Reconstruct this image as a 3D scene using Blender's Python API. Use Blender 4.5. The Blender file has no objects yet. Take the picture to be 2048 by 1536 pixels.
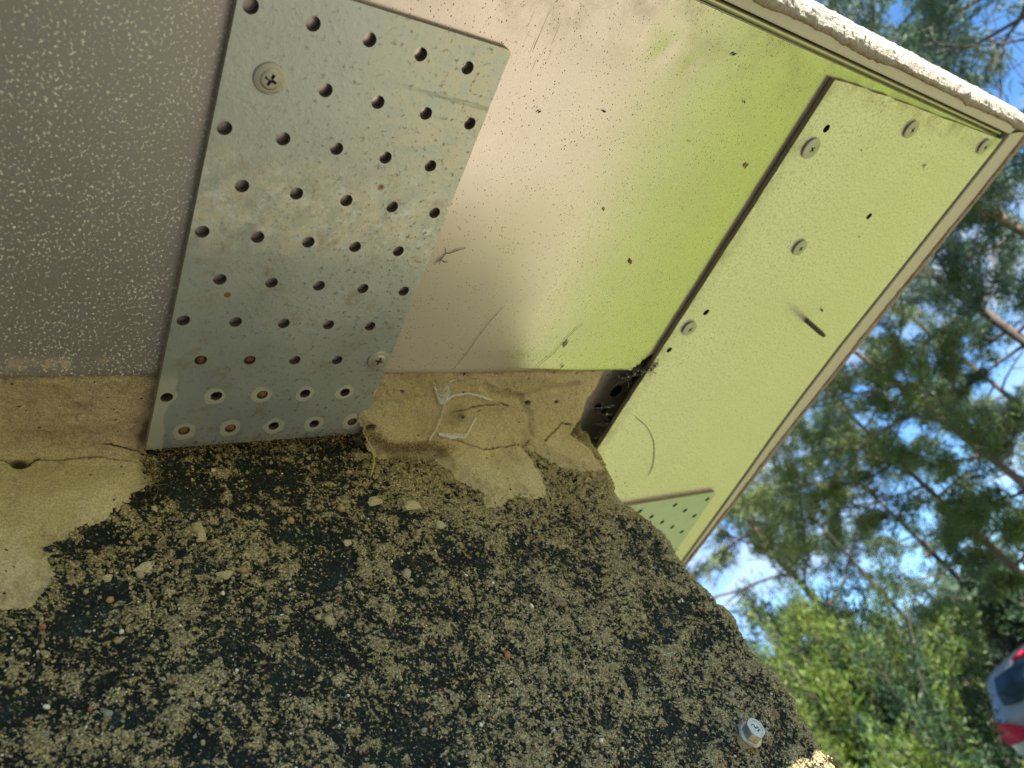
import bpy, bmesh, math, random
import numpy as np
from mathutils import Vector, Matrix
from mathutils.geometry import delaunay_2d_cdt

random.seed(7)
rng = np.random.default_rng(7)
S = bpy.context.scene
C = S.collection
H = 1.25            # height of the underside of the slab above the ground, metres
MM = 0.001

# ------------------------------------------------------------------ camera
cd = bpy.data.cameras.new('camera')
cam = bpy.data.objects.new('camera', cd)
C.objects.link(cam)
S.camera = cam
cd.sensor_width = 36.0
cd.lens = 1538 / 2048 * 36.0
cd.clip_start = 0.01
cd.clip_end = 2000
R_ = (0.78649512, -0.39609931, -0.47384677)
U_ = (0.0186522, -0.75165908, 0.65928804)
F_ = (0.61731476, 0.52736511, 0.58378808)
CAM = Vector((-83.84 * MM, -68.22 * MM, H - 249.41 * MM))
cam.matrix_world = Matrix(((R_[0], U_[0], -F_[0], CAM[0]), (R_[1], U_[1], -F_[1], CAM[1]), (R_[2], U_[2], -F_[2], CAM[2]), (0, 0, 0, 1)))
cd.dof.use_dof = True
cd.dof.focus_distance = 0.325
cd.dof.aperture_fstop = 15.0

# ------------------------------------------------------------------ sky, sun, exposure
SUN_AZ, SUN_EL = math.radians(-104), math.radians(39.6)
sd = Vector((math.cos(SUN_EL) * math.cos(SUN_AZ), math.cos(SUN_EL) * math.sin(SUN_AZ), math.sin(SUN_EL)))
W = bpy.data.worlds.new('World')
S.world = W
W.use_nodes = True
wn = W.node_tree
wn.nodes.clear()
def wnode(t, **k):
    n = wn.nodes.new(t)
    for a, b in k.items(): setattr(n, a, b)
    return n
w_out = wnode('ShaderNodeOutputWorld')
w_bg = wnode('ShaderNodeBackground')
sky = wnode('ShaderNodeTexSky', sky_type='NISHITA', sun_disc=False, sun_elevation=SUN_EL, sun_rotation=math.atan2(sd.x, sd.y))
sky.ozone_density = 4.5
sky.air_density = 1.0
sky.dust_density = 0.0
w_tc = wnode('ShaderNodeTexCoord')
w_map = wnode('ShaderNodeMapping')
w_map.inputs['Scale'].default_value = (1, 1, 2.2)
w_noise = wnode('ShaderNodeTexNoise')
w_noise.inputs['Scale'].default_value = 4.2
w_noise.inputs['Detail'].default_value = 8
w_noise.inputs['Roughness'].default_value = 0.55
w_ramp = wnode('ShaderNodeValToRGB')
w_ramp.color_ramp.elements[0].position = 0.50
w_ramp.color_ramp.elements[1].position = 0.80
w_mix = wnode('ShaderNodeMix', data_type='RGBA')
w_mix.inputs[7].default_value = (3.6, 3.7, 3.9, 1)
wn.links.new(w_tc.outputs['Generated'], w_map.inputs[0])
wn.links.new(w_map.outputs[0], w_noise.inputs['Vector'])
wn.links.new(w_noise.outputs[0], w_ramp.inputs[0])
wn.links.new(w_ramp.outputs[0], w_mix.inputs[0])
w_hs = wnode('ShaderNodeHueSaturation')
w_hs.inputs['Saturation'].default_value = 1.15
wn.links.new(sky.outputs[0], w_hs.inputs['Color'])
wn.links.new(w_hs.outputs[0], w_mix.inputs[6])
wn.links.new(w_mix.outputs[2], w_bg.inputs[0])
w_bg.inputs[1].default_value = 0.064
wn.links.new(w_bg.outputs[0], w_out.inputs[0])

ld = bpy.data.lights.new('sun', 'SUN')
ld.energy = 4.6
ld.angle = math.radians(0.5)
ld.color = (1.0, 0.955, 0.88)
sun = bpy.data.objects.new('sun', ld)
C.objects.link(sun)
sun.rotation_euler = sd.to_track_quat('Z', 'Y').to_euler()
sun.location = (0, 0, 20)
S.view_settings.view_transform = 'Standard'
S.view_settings.look = 'None'
S.view_settings.gamma = 1.0
S.view_settings.use_curve_mapping = False
S.view_settings.exposure = 2.32
S.cycles.use_denoising = True
S.cycles.denoising_input_passes = 'RGB_ALBEDO_NORMAL'
S.cycles.denoising_prefilter = 'NONE'
S.cycles.max_bounces = 8
S.cycles.diffuse_bounces = 5
S.cycles.transparent_max_bounces = 8

# ------------------------------------------------------------------ helpers: objects
def P(x, y, z=0.0):
    """millimetres measured from the first hole of the perforated plate -> metres in the world"""
    return (x * MM, y * MM, H + z * MM)

def tag(o, label=None, cat=None, group=None, kind=None):
    if label: o['label'] = label
    if cat: o['category'] = cat
    if group: o['group'] = group
    if kind: o['kind'] = kind
    return o

def empty(name, loc, label=None, cat=None, group=None):
    o = bpy.data.objects.new(name, None)
    o.empty_display_size = 0.02
    o.location = loc
    C.objects.link(o)
    return tag(o, label, cat, group)

def wloc(o):
    l = Vector((0, 0, 0))
    while o:
        l += o.location
        o = o.parent
    return l

def link(name, me, parent=None, loc=(0, 0, 0)):
    o = bpy.data.objects.new(name, me)
    C.objects.link(o)
    o.location = loc
    if parent: o.parent = parent
    return o

def mesh(name, V, Fc, mats, parent=None, smooth=False, midx=None, origin=None):
    """V: world metres; stored relative to the parent's place (or to origin for a top-level mesh)"""
    V = np.asarray(V, dtype=np.float64).reshape(-1, 3)
    base = np.array(wloc(parent)) if parent else np.array(origin if origin is not None else (0, 0, 0))
    me = bpy.data.meshes.new(name)
    if isinstance(Fc, np.ndarray):
        V2 = (V - base).astype(np.float32)
        n, k = Fc.shape
        me.vertices.add(len(V2)); me.vertices.foreach_set('co', V2.ravel())
        me.loops.add(n * k); me.loops.foreach_set('vertex_index', Fc.astype(np.int32).ravel())
        me.polygons.add(n); me.polygons.foreach_set('loop_start', np.arange(0, n * k, k, dtype=np.int32))
        me.update(calc_edges=True)
    else:
        me.from_pydata([tuple(v) for v in (V - base)], [], Fc)
    for m in (mats if isinstance(mats, (list, tuple)) else [mats]): me.materials.append(m)
    if midx is not None: me.polygons.foreach_set('material_index', np.asarray(midx, dtype=np.int32))
    if smooth: me.polygons.foreach_set('use_smooth', np.ones(len(me.polygons), dtype=bool))
    me.validate()
    me.update()
    o = link(name, me, parent)
    if not parent and origin is not None: o.location = origin
    return o

def attr(o, name, vals):
    a = o.data.attributes.new(name, 'FLOAT', 'POINT')
    a.data.foreach_set('value', np.asarray(vals, dtype=np.float32))

def box(x0, y0, z0, x1, y1, z1):
    V = [(x, y, z) for z in (z0, z1) for y in (y0, y1) for x in (x0, x1)]
    Fc = [(0, 2, 3, 1), (4, 5, 7, 6), (0, 1, 5, 4), (2, 6, 7, 3), (0, 4, 6, 2), (1, 3, 7, 5)]
    return V, Fc

class MB:
    """collects pieces that make ONE part"""
    def __init__(s): s.V = []; s.F = []; s.M = []
    def add(s, V, Fc, m=0):
        o = len(s.V)
        s.V += [tuple(v) for v in V]
        s.F += [tuple(i + o for i in f) for f in Fc]
        s.M += [m] * len(Fc)
    def tube(s, pts, rad, k=5, m=0, cap=True):
        pts = [Vector(p) for p in pts]
        n = len(pts)
        rads = rad if isinstance(rad, (list, tuple, np.ndarray)) else [rad] * n
        V = []; Fc = []
        for i, p in enumerate(pts):
            t = (pts[min(i + 1, n - 1)] - pts[max(i - 1, 0)])
            t = t.normalized() if t.length > 0 else Vector((0, 0, 1))
            a = Vector((0, 0, 1)) if abs(t.z) < 0.9 else Vector((1, 0, 0))
            u = t.cross(a).normalized(); w = t.cross(u)
            for j in range(k):
                q = 2 * math.pi * j / k
                V.append(p + (u * math.cos(q) + w * math.sin(q)) * rads[i])
        for i in range(n - 1):
            for j in range(k):
                Fc.append((i * k + j, i * k + (j + 1) % k, (i + 1) * k + (j + 1) % k, (i + 1) * k + j))
        if cap:
            Fc.append(tuple(range(k))); Fc.append(tuple((n - 1) * k + j for j in reversed(range(k))))
        s.add(V, Fc, m)
    def build(s, name, mats, parent=None, smooth=False, origin=None):
        return mesh(name, s.V, s.F, mats, parent, smooth, s.M, origin)

# ------------------------------------------------------------------ helpers: noise
def _hash(ix, iy, iz, seed):
    h = (ix * 374761393 + iy * 668265263 + iz * 2147483647 + seed * 974711) & 0xFFFFFFFF
    h = ((h ^ (h >> 13)) * 1274126177) & 0xFFFFFFFF
    h = ((h ^ (h >> 16)) * 2246822519) & 0xFFFFFFFF
    return ((h ^ (h >> 15)) & 0xFFFF) / 65535.0

def vnoise(x, y, z=0.0, seed=0):
    x = np.asarray(x, float); y = np.asarray(y, float); z = np.asarray(z, float) + np.zeros_like(x)
    ix = np.floor(x).astype(np.int64); iy = np.floor(y).astype(np.int64); iz = np.floor(z).astype(np.int64)
    fx, fy, fz = x - ix, y - iy, z - iz
    fx, fy, fz = [f * f * f * (f * (f * 6 - 15) + 10) for f in (fx, fy, fz)]
    r = 0
    for a in (0, 1):
        for b in (0, 1):
            for c in (0, 1):
                r = r + _hash(ix + a, iy + b, iz + c, seed) * (fx if a else 1 - fx) * (fy if b else 1 - fy) * (fz if c else 1 - fz)
    return r * 2 - 1

def fbm(x, y, z=0.0, size=10.0, octv=4, seed=0, gain=0.5):
    r = 0; a = 1.0; t = 0
    c, s_ = math.cos(0.6), math.sin(0.6)
    for i in range(octv):
        r = r + a * vnoise(np.asarray(x) / size + 17.3 * i, np.asarray(y) / size + 5.1 * i, np.asarray(z) / size, seed + i * 13)
        t += a; a *= gain; size *= 0.5
        x, y = c * np.asarray(x) - s_ * np.asarray(y), s_ * np.asarray(x) + c * np.asarray(y)
    return r / t

def blobs(x, y, cell, prob, rmin, rmax, seed):
    """height of round lumps scattered on a jittered grid: 1 at a lump's middle, 0 at its rim, negative beyond"""
    gx = np.floor(x / cell).astype(np.int64); gy = np.floor(y / cell).astype(np.int64)
    best = np.full(x.shape, -1.0)
    for a in (-1, 0, 1):
        for b in (-1, 0, 1):
            cx, cy = gx + a, gy + b; z0 = cx * 0
            px = (cx + _hash(cx, cy, z0, seed)) * cell; py = (cy + _hash(cx, cy, z0 + 1, seed)) * cell
            r = cell * (rmin + (rmax - rmin) * _hash(cx, cy, z0 + 2, seed) ** 1.5)
            e = 0.6 + 0.8 * _hash(cx, cy, z0 + 4, seed)
            d = np.hypot((x - px) * e, (y - py) / e)
            v = 1 - d / r
            best = np.maximum(best, np.where(_hash(cx, cy, z0 + 3, seed) < prob, v, -1.0))
    return best

def sstep(a, b, x):
    t = np.clip((x - a) / (b - a), 0, 1)
    return t * t * (3 - 2 * t)

def poly_sd(px, py, poly):
    """signed distance, positive inside"""
    poly = np.asarray(poly, float)
    d = np.full(px.shape, 1e9); ins = np.zeros(px.shape, bool)
    n = len(poly)
    for i in range(n):
        ax, ay = poly[i]; bx, by = poly[(i + 1) % n]
        ex, ey = bx - ax, by - ay
        t = np.clip(((px - ax) * ex + (py - ay) * ey) / (ex * ex + ey * ey + 1e-12), 0, 1)
        d = np.minimum(d, np.hypot(px - ax - t * ex, py - ay - t * ey))
        cond = ((ay > py) != (by > py))
        ins ^= cond & (px < (bx - ax) * (py - ay) / (by - ay + 1e-12) + ax)
    return np.where(ins, d, -d)

def line_d(px, py, line):
    line = np.asarray(line, float)
    d = np.full(px.shape, 1e9)
    for (ax, ay), (bx, by) in zip(line[:-1], line[1:]):
        ex, ey = bx - ax, by - ay
        t = np.clip(((px - ax) * ex + (py - ay) * ey) / (ex * ex + ey * ey + 1e-12), 0, 1)
        d = np.minimum(d, np.hypot(px - ax - t * ex, py - ay - t * ey))
    return d

# ------------------------------------------------------------------ helpers: materials
class NT:
    def __init__(s, name):
        s.m = bpy.data.materials.new(name)
        s.m.use_nodes = True
        s.nt = s.m.node_tree
        s.b = s.nt.nodes['Principled BSDF']
        s.tc = s.nt.nodes.new('ShaderNodeTexCoord')
        s.obj = s.tc.outputs['Object']
    def set(s, sock, v):
        if isinstance(v, bpy.types.NodeSocket): s.nt.links.new(v, sock)
        elif isinstance(v, (tuple, list)) and len(v) == 3 and sock.type == 'RGBA': sock.default_value = (*v, 1)
        else: sock.default_value = v
    def node(s, t, **k):
        n = s.nt.nodes.new(t)
        for a, b in k.items(): setattr(n, a, b)
        return n
    def math(s, op, a, b=0.0, c=0.0, clamp=False):
        n = s.node('ShaderNodeMath', operation=op, use_clamp=clamp)
        s.set(n.inputs[0], a); s.set(n.inputs[1], b); s.set(n.inputs[2], c)
        return n.outputs[0]
    def mapped(s, scale, loc=(0, 0, 0), rot=(0, 0, 0), vec=None):
        n = s.node('ShaderNodeMapping')
        n.inputs['Scale'].default_value = scale if isinstance(scale, (tuple, list)) else (scale,) * 3
        n.inputs['Location'].default_value = loc
        n.inputs['Rotation'].default_value = rot
        s.nt.links.new(vec or s.obj, n.inputs[0])
        return n.outputs[0]
    def noise(s, scale, detail=3, rough=0.5, vec=None, dist=0.0):
        n = s.node('ShaderNodeTexNoise')
        n.inputs['Scale'].default_value = scale
        n.inputs['Detail'].default_value = detail
        n.inputs['Roughness'].default_value = rough
        n.inputs['Distortion'].default_value = dist
        s.nt.links.new(vec or s.obj, n.inputs['Vector'])
        return n.outputs[0]
    def voro(s, scale, feature='F1', vec=None, out='Distance', rnd=1.0):
        n = s.node('ShaderNodeTexVoronoi', feature=feature)
        n.inputs['Scale'].default_value = scale
        n.inputs['Randomness'].default_value = rnd
        s.nt.links.new(vec or s.obj, n.inputs['Vector'])
        return n.outputs[out]
    def range(s, v, a, b, c=0.0, d=1.0):
        n = s.node('ShaderNodeMapRange', clamp=True)
        s.set(n.inputs[0], v)
        for i, q in enumerate((a, b, c, d)): s.set(n.inputs[i + 1], q)
        return n.outputs[0]
    def mix(s, f, a, b):
        n = s.node('ShaderNodeMix', data_type='RGBA')
        s.set(n.inputs[0], f); s.set(n.inputs[6], a); s.set(n.inputs[7], b)
        return n.outputs[2]
    def mixf(s, f, a, b):
        n = s.node('ShaderNodeMix', data_type='FLOAT')
        s.set(n.inputs[0], f); s.set(n.inputs[2], a); s.set(n.inputs[3], b)
        return n.outputs[0]
    def attr(s, name):
        n = s.node('ShaderNodeAttribute', attribute_name=name)
        return n.outputs['Fac']
    def xyz(s, vec=None):
        n = s.node('ShaderNodeSeparateXYZ')
        s.nt.links.new(vec or s.obj, n.inputs[0])
        return n.outputs
    def bump(s, h, strength=0.3, dist=0.001):
        n = s.node('ShaderNodeBump')
        n.inputs['Strength'].default_value = strength
        n.inputs['Distance'].default_value = dist
        s.nt.links.new(h, n.inputs['Height'])
        s.nt.links.new(n.outputs[0], s.b.inputs['Normal'])
    def out(s, **k):
        for a, v in k.items(): s.set(s.b.inputs[{'color': 'Base Color', 'rough': 'Roughness', 'metal': 'Metallic', 'spec': 'Specular IOR Level', 'trans': 'Transmission Weight', 'alpha': 'Alpha', 'coat': 'Coat Weight'}[a]], v)
        return s.m

def simple(name, color, rough=0.6, metal=0.0, var=0.25, scale=300.0, spec=0.5):
    t = NT(name)
    n = t.noise(scale, 4, 0.6)
    c2 = tuple(c * (1 - var) for c in color); c1 = tuple(min(1, c * (1 + var)) for c in color)
    t.out(color=t.mix(n, c2, c1), rough=rough, metal=metal, spec=spec)
    t.bump(n, 0.15, 0.0004)
    return t.m

# ---- metal soffit sheet: mirror-like mill finish with pale corrosion flecks and dirt (object origin = plate's first hole)
def mat_soffit():
    t = NT('mill_finish_metal')
    x, y, z = t.xyz()
    left = t.range(x, 0.06, -0.01)                                  # flecks grow denser towards the left end
    n1 = t.noise(980, 3, 0.66, t.mapped((1, 0.8, 1), rot=(0, 0, 0.4)))
    n2 = t.noise(90, 2, 0.5)
    th = t.mixf(left, 0.76, 0.585)
    th = t.math('SUBTRACT', th, t.math('MULTIPLY', t.math('SUBTRACT', n2, 0.5), 0.10))
    fleck = t.range(t.math('SUBTRACT', n1, th), 0.0, 0.03)
    d1 = t.voro(960, vec=t.mapped((1, 0.62, 1), rot=(0, 0, 0.9)))
    dcell = t.voro(960, vec=t.mapped((1, 0.62, 1), rot=(0, 0, 0.9)), out='Color')
    csep = t.node('ShaderNodeSeparateColor'); t.nt.links.new(dcell, csep.inputs[0])
    has = t.math('GREATER_THAN', csep.outputs[0], 0.22)
    rad = t.math('MULTIPLY', t.math('ADD', csep.outputs[1], 0.45), 0.165)
    dot = t.math('MULTIPLY', t.math('LESS_THAN', d1, rad), has)
    dot = t.math('MULTIPLY', dot, t.math('SUBTRACT', 1.0, left))
    dot = t.math('MULTIPLY', dot, t.range(t.noise(75, 4, 0.6), 0.34, 0.56, 0.30, 1.0))
    dirt = t.math('MULTIPLY', t.range(y, -0.005, -0.046), t.range(t.noise(46, 5, 0.65), 0.44, 0.62))
    dirt = t.math('MULTIPLY', dirt, t.range(x, 0.16, 0.11, 0.35, 0.8))
    vs = t.node('ShaderNodeVectorMath', operation='DISTANCE'); t.nt.links.new(t.obj, vs.inputs[0]); vs.inputs[1].default_value = (0.1075, -0.016, 0.003)
    scr = t.math('MULTIPLY', t.range(t.math('ADD', vs.outputs['Value'], t.math('MULTIPLY', t.noise(90, 2, 0.5), 0.012)), 0.019, 0.014), t.range(t.noise(1.0, 2, 0.5, t.mapped((1600, 45, 1), rot=(0, 0, 0.28))), 0.60, 0.64))
    film = t.math('MULTIPLY', t.range(t.noise(22, 4, 0.6), 0.3, 0.75, 0.03, 0.16), t.math('SUBTRACT', 1.0, t.math('MULTIPLY', left, 0.7)))
    film = t.math('ADD', film, t.math('MULTIPLY', t.range(y, 0.085, 0.150), t.math('MULTIPLY', t.range(x, 0.02, 0.05), t.range(x, 0.20, 0.16, 0, 0.40))))  # this and the next term lighten the pillar's dark reflection in the colour
    film = t.math('ADD', film, t.math('MULTIPLY', t.math('MULTIPLY', t.range(x, 0.175, 0.120), t.range(x, 0.03, 0.06)), t.range(y, 0.04, 0.11, 0, 0.30)))
    brown = t.math('MULTIPLY', t.range(y, 0.1405, 0.143), t.range(x, -0.008, -0.03))
    brown = t.math('MULTIPLY', brown, t.range(t.noise(120, 5, 0.7, t.mapped((1, 0.45, 1))), 0.47, 0.60))
    brown = t.math('MULTIPLY', brown, t.range(y, 0.148, 0.1455))
    col = t.mix(film, (0.65, 0.615, 0.56), (0.50, 0.44, 0.37))
    film = t.math('ADD', film, t.math('MULTIPLY', left, 0.22))
    col = t.mix(left, col, (0.43, 0.42, 0.41))  # left end greyed in the colour to stand for its darker reflection
    col = t.mix(fleck, col, t.mix(left, (0.40, 0.38, 0.32), (0.88, 0.86, 0.76)))
    col = t.mix(dot, col, (0.045, 0.04, 0.025))
    col = t.mix(t.math('MULTIPLY', brown, 0.9), col, (0.62, 0.47, 0.24))
    col = t.mix(t.math('MULTIPLY', dirt, 0.7), col, (0.20, 0.155, 0.10))
    col = t.mix(t.math('MULTIPLY', scr, 0.7), col, (0.14, 0.11, 0.07))
    m = t.math('SUBTRACT', 1.0, t.math('MAXIMUM', film, t.math('MULTIPLY', dirt, 0.6)), clamp=True)
    m = t.math('MULTIPLY', m, t.math('SUBTRACT', 1.0, t.math('MAXIMUM', t.math('MULTIPLY', fleck, 0.9), t.math('MAXIMUM', dot, brown))))
    brush = t.noise(60, 3, 0.6, t.mapped((3, 120, 1)))
    rough = t.mixf(left, 0.20, 0.46)
    rough = t.math('ADD', rough, t.math('MULTIPLY', t.math('MULTIPLY', t.range(x, 0.182, 0.135), t.range(x, 0.0, 0.05)), t.range(y, 0.03, 0.10, 0, 0.32)))
    rough = t.math('ADD', rough, t.math('MULTIPLY', brush, 0.05))
    # scratches near the corner of the plate
    h = t.math('ADD', t.math('MULTIPLY', brush, t.range(y, 0.11, 0.15, 0.25, 1.0)), t.math('MULTIPLY', n1, 0.18))
    t.bump(h, 0.05, 0.0003)
    return t.out(color=col, metal=m, rough=t.math('MAXIMUM', rough, t.math('MULTIPLY', t.math('MAXIMUM', fleck, dot), 0.8)))

def mat_strip():
    t = NT('coated_metal_strip')
    n2 = t.noise(26, 5, 0.62)
    n3 = t.noise(640, 3, 0.6)
    d1 = t.voro(640, vec=t.mapped((1, 0.6, 1), rot=(0, 0, 0.7)))
    dcell = t.voro(640, vec=t.mapped((1, 0.6, 1), rot=(0, 0, 0.7)), out='Color')
    cs = t.node('ShaderNodeSeparateColor'); t.nt.links.new(dcell, cs.inputs[0])
    dot = t.math('MULTIPLY', t.math('LESS_THAN', d1, t.math('MULTIPLY', t.math('ADD', cs.outputs[1], 0.3), 0.21)), t.math('GREATER_THAN', cs.outputs[0], 0.35))
    dot = t.math('MULTIPLY', dot, t.range(n2, 0.35, 0.62, 0.15, 0.85))
    col = t.mix(n2, (0.74, 0.70, 0.645), (0.90, 0.845, 0.78))
    col = t.mix(t.range(n3, 0.45, 0.68), col, (0.56, 0.51, 0.43))
    xx, yy, zz_ = t.xyz()
    gr = t.math('MAXIMUM', t.range(xx, 0.297, 0.286), t.range(yy, -0.034, -0.047))
    gr = t.math('MULTIPLY', gr, t.range(t.noise(70, 5, 0.65), 0.40, 0.62))
    col = t.mix(t.math('MULTIPLY', gr, 0.55), col, (0.30, 0.25, 0.16))
    col = t.mix(dot, col, (0.09, 0.08, 0.045))
    t.bump(n3, 0.16, 0.0004)
    return t.out(color=col, metal=t.math('MULTIPLY', t.math('SUBTRACT', 1.0, dot), 0.60), rough=t.math('ADD', 0.30, t.math('MULTIPLY', n2, 0.08)))

def mat_zinc(bottom_rings=True):
    t = NT('galvanised_steel')
    x, y, z = t.xyz()
    big = t.noise(28, 5, 0.62, dist=0.4)
    fine = t.noise(420, 4, 0.65)
    streak = t.noise(40, 4, 0.6, t.mapped((2.0, 26, 1)))
    col = t.mix(big, (0.37, 0.435, 0.435), (0.63, 0.69, 0.68))
    # white rust and lime bloom round the middle of the plate and along its far edge
    mid = t.math('MULTIPLY', t.range(y, 0.042, 0.062), t.range(y, 0.092, 0.074))
    mid2 = t.math('MULTIPLY', t.range(x, 0.035, 0.08), t.range(y, 0.10, 0.05))
    bl = t.math('MAXIMUM', mid, t.math('MULTIPLY', mid2, 0.8))
    pn = t.noise(95, 9, 0.76, dist=0.7)
    bl = t.math('MULTIPLY', bl, t.range(pn, 0.40, 0.58))
    col = t.mix(t.math('MULTIPLY', bl, 0.9), col, (0.76, 0.72, 0.58))
    bl2 = t.math('MULTIPLY', mid, t.range(t.noise(120, 8, 0.76), 0.50, 0.60))
    col = t.mix(t.math('MULTIPLY', bl2, 0.8), col, (0.78, 0.84, 0.88))
    # brown bloom
    br = t.math('MULTIPLY', t.range(t.noise(80, 8, 0.74, t.mapped(1.0, (3, 1, 0))), 0.54, 0.66), t.range(y, 0.03, 0.06, 0.0, 0.6))
    col = t.mix(br, col, (0.40, 0.32, 0.20))
    col = t.mix(t.range(fine, 0.57, 0.68, 0.0, t.range(x, 0.0, 0.09, 0.25, 0.85)), col, (0.10, 0.10, 0.075))
    col = t.mix(t.range(streak, 0.62, 0.72, 0.0, 0.35), col, (0.45, 0.46, 0.42))
    ring = None
    if bottom_rings:
        def grid(off):
            u = t.math('SUBTRACT', t.math('FLOORED_MODULO', t.math('ADD', t.math('SUBTRACT', x, off), 0.010), 0.020), 0.010)
            return u
        def rd(off, yc, r):
            u = grid(off); v = t.math('SUBTRACT', y, yc)
            d = t.math('SQRT', t.math('ADD', t.math('MULTIPLY', u, u), t.math('MULTIPLY', v, v)))
            d = t.math('ADD', d, t.math('MULTIPLY', t.math('SUBTRACT', t.noise(95, 2, 0.5), 0.5), 0.0052))
            return t.range(d, r, r - 0.0004)
        ring = t.math('MAXIMUM', rd(0.0, 0.160, 0.0046), rd(0.010, 0.180, 0.0050))
        rim = t.math('MULTIPLY', t.math('MAXIMUM', rd(0.0, 0.160, 0.0031), rd(0.010, 0.180, 0.0031)), t.range(y, 0.150, 0.1502))
        near = t.math('MULTIPLY', t.range(y, 0.150, 0.1502), 1.0)
        ring = t.math('MULTIPLY', ring, near)
        edge = t.range(t.math('ADD', x, t.math('MULTIPLY', t.math('SUBTRACT', t.noise(55, 3, 0.5), 0.5), 0.012)), 0.0025, 0.0018)
        edge = t.math('MULTIPLY', edge, t.range(y, 0.144, 0.152))
        ring = t.math('MAXIMUM', ring, edge)
        col = t.mix(t.math('MULTIPLY', ring, 0.85), col, (0.78, 0.80, 0.68))
        col = t.mix(t.math('MULTIPLY', rim, 0.6), col, (0.86, 0.86, 0.78))
        # one rust spot
        v1 = t.node('ShaderNodeVectorMath', operation='DISTANCE')
        t.nt.links.new(t.obj, v1.inputs[0]); v1.inputs[1].default_value = (0.0622, 0.0522, 0)
        d = t.math('ADD', v1.outputs['Value'], t.math('MULTIPLY', t.noise(700, 3, 0.6), 0.0012))
        col = t.mix(t.range(d, 0.0024, 0.0012), col, (0.22, 0.10, 0.03))
        v2 = t.node('ShaderNodeVectorMath', operation='DISTANCE')
        t.nt.links.new(t.obj, v2.inputs[0]); v2.inputs[1].default_value = (0.0142, 0.107, 0)
        col = t.mix(t.range(v2.outputs['Value'], 0.0015, 0.0011), col, (0.30, 0.21, 0.09))
        # bundle of long scratches at the top right
        sc = t.math('MULTIPLY', t.range(t.math('ABSOLUTE', t.math('SUBTRACT', y, t.math('ADD', 0.0112, t.math('MULTIPLY', x, 0.018)))), 0.0012, 0.0006), t.range(x, 0.045, 0.08))
        sc = t.math('MULTIPLY', sc, t.range(t.noise(50, 2, 0.5, t.mapped((1, 90, 1))), 0.45, 0.55))
        col = t.mix(t.math('MULTIPLY', sc, 0.8), col, (0.20, 0.23, 0.20))
    h = t.math('ADD', t.math('MULTIPLY', fine, 0.6), t.math('MULTIPLY', pn, 1.0))
    t.bump(h, 0.30, 0.0007)
    return t.out(color=col, metal=t.math('SUBTRACT', 0.66, t.math('MULTIPLY', bl, 0.4)), rough=t.math('ADD', 0.34, t.math('MULTIPLY', big, 0.2)))

M = {}
M['soffit'] = mat_soffit()
M['strip'] = mat_strip()
M['zinc'] = mat_zinc()
M['zinc_plain'] = mat_zinc(False)
M['rust_edge'] = simple('rusty_cut_edge', (0.24, 0.195, 0.15), 0.8, 0.1, 0.5, 500)
M['hole_wall'] = simple('dirty_hole_wall', (0.16, 0.12, 0.10), 0.55, 0.4, 0.5, 500)
M['screw'] = simple('zinc_plated_screw', (0.44, 0.435, 0.38), 0.46, 0.55, 0.35, 380)
M['screw_dark'] = simple('screw_recess', (0.12, 0.11, 0.09), 0.6, 0.4, 0.4, 800)
M['trim'] = simple('off_white_trim', (0.55, 0.52, 0.43), 0.5, 0.0, 0.10, 260)
M['bead'] = simple('dulled_metal_bead', (0.50, 0.48, 0.36), 0.38, 0.7, 0.18, 260)
M['groove'] = simple('dark_joint', (0.05, 0.047, 0.04), 0.8, 0.0, 0.3, 400)
M['grey_lip'] = simple('grey_sealing_lip', (0.16, 0.155, 0.14), 0.6, 0.1, 0.25, 300)
M['core'] = simple('slab_core', (0.30, 0.27, 0.21), 0.9, 0.0, 0.3, 120)
M['beam'] = simple('dull_steel_beam', (0.42, 0.38, 0.31), 0.5, 0.3, 0.4, 200)
def mat_stucco():
    t = NT('crumbly_plaster')
    n = t.noise(700, 4, 0.65)
    g = t.attr('grit')
    col = t.mix(n, (0.22, 0.18, 0.13), (0.50, 0.46, 0.39))
    col = t.mix(t.range(t.noise(260, 2, 0.5), 0.66, 0.72), col, (0.45, 0.28, 0.16))
    col = t.mix(g, col, (0.25, 0.18, 0.09))
    t.bump(n, 1.0, 0.0014)
    return t.out(color=col, rough=0.9, spec=0.1)
M['stucco'] = mat_stucco()

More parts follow.
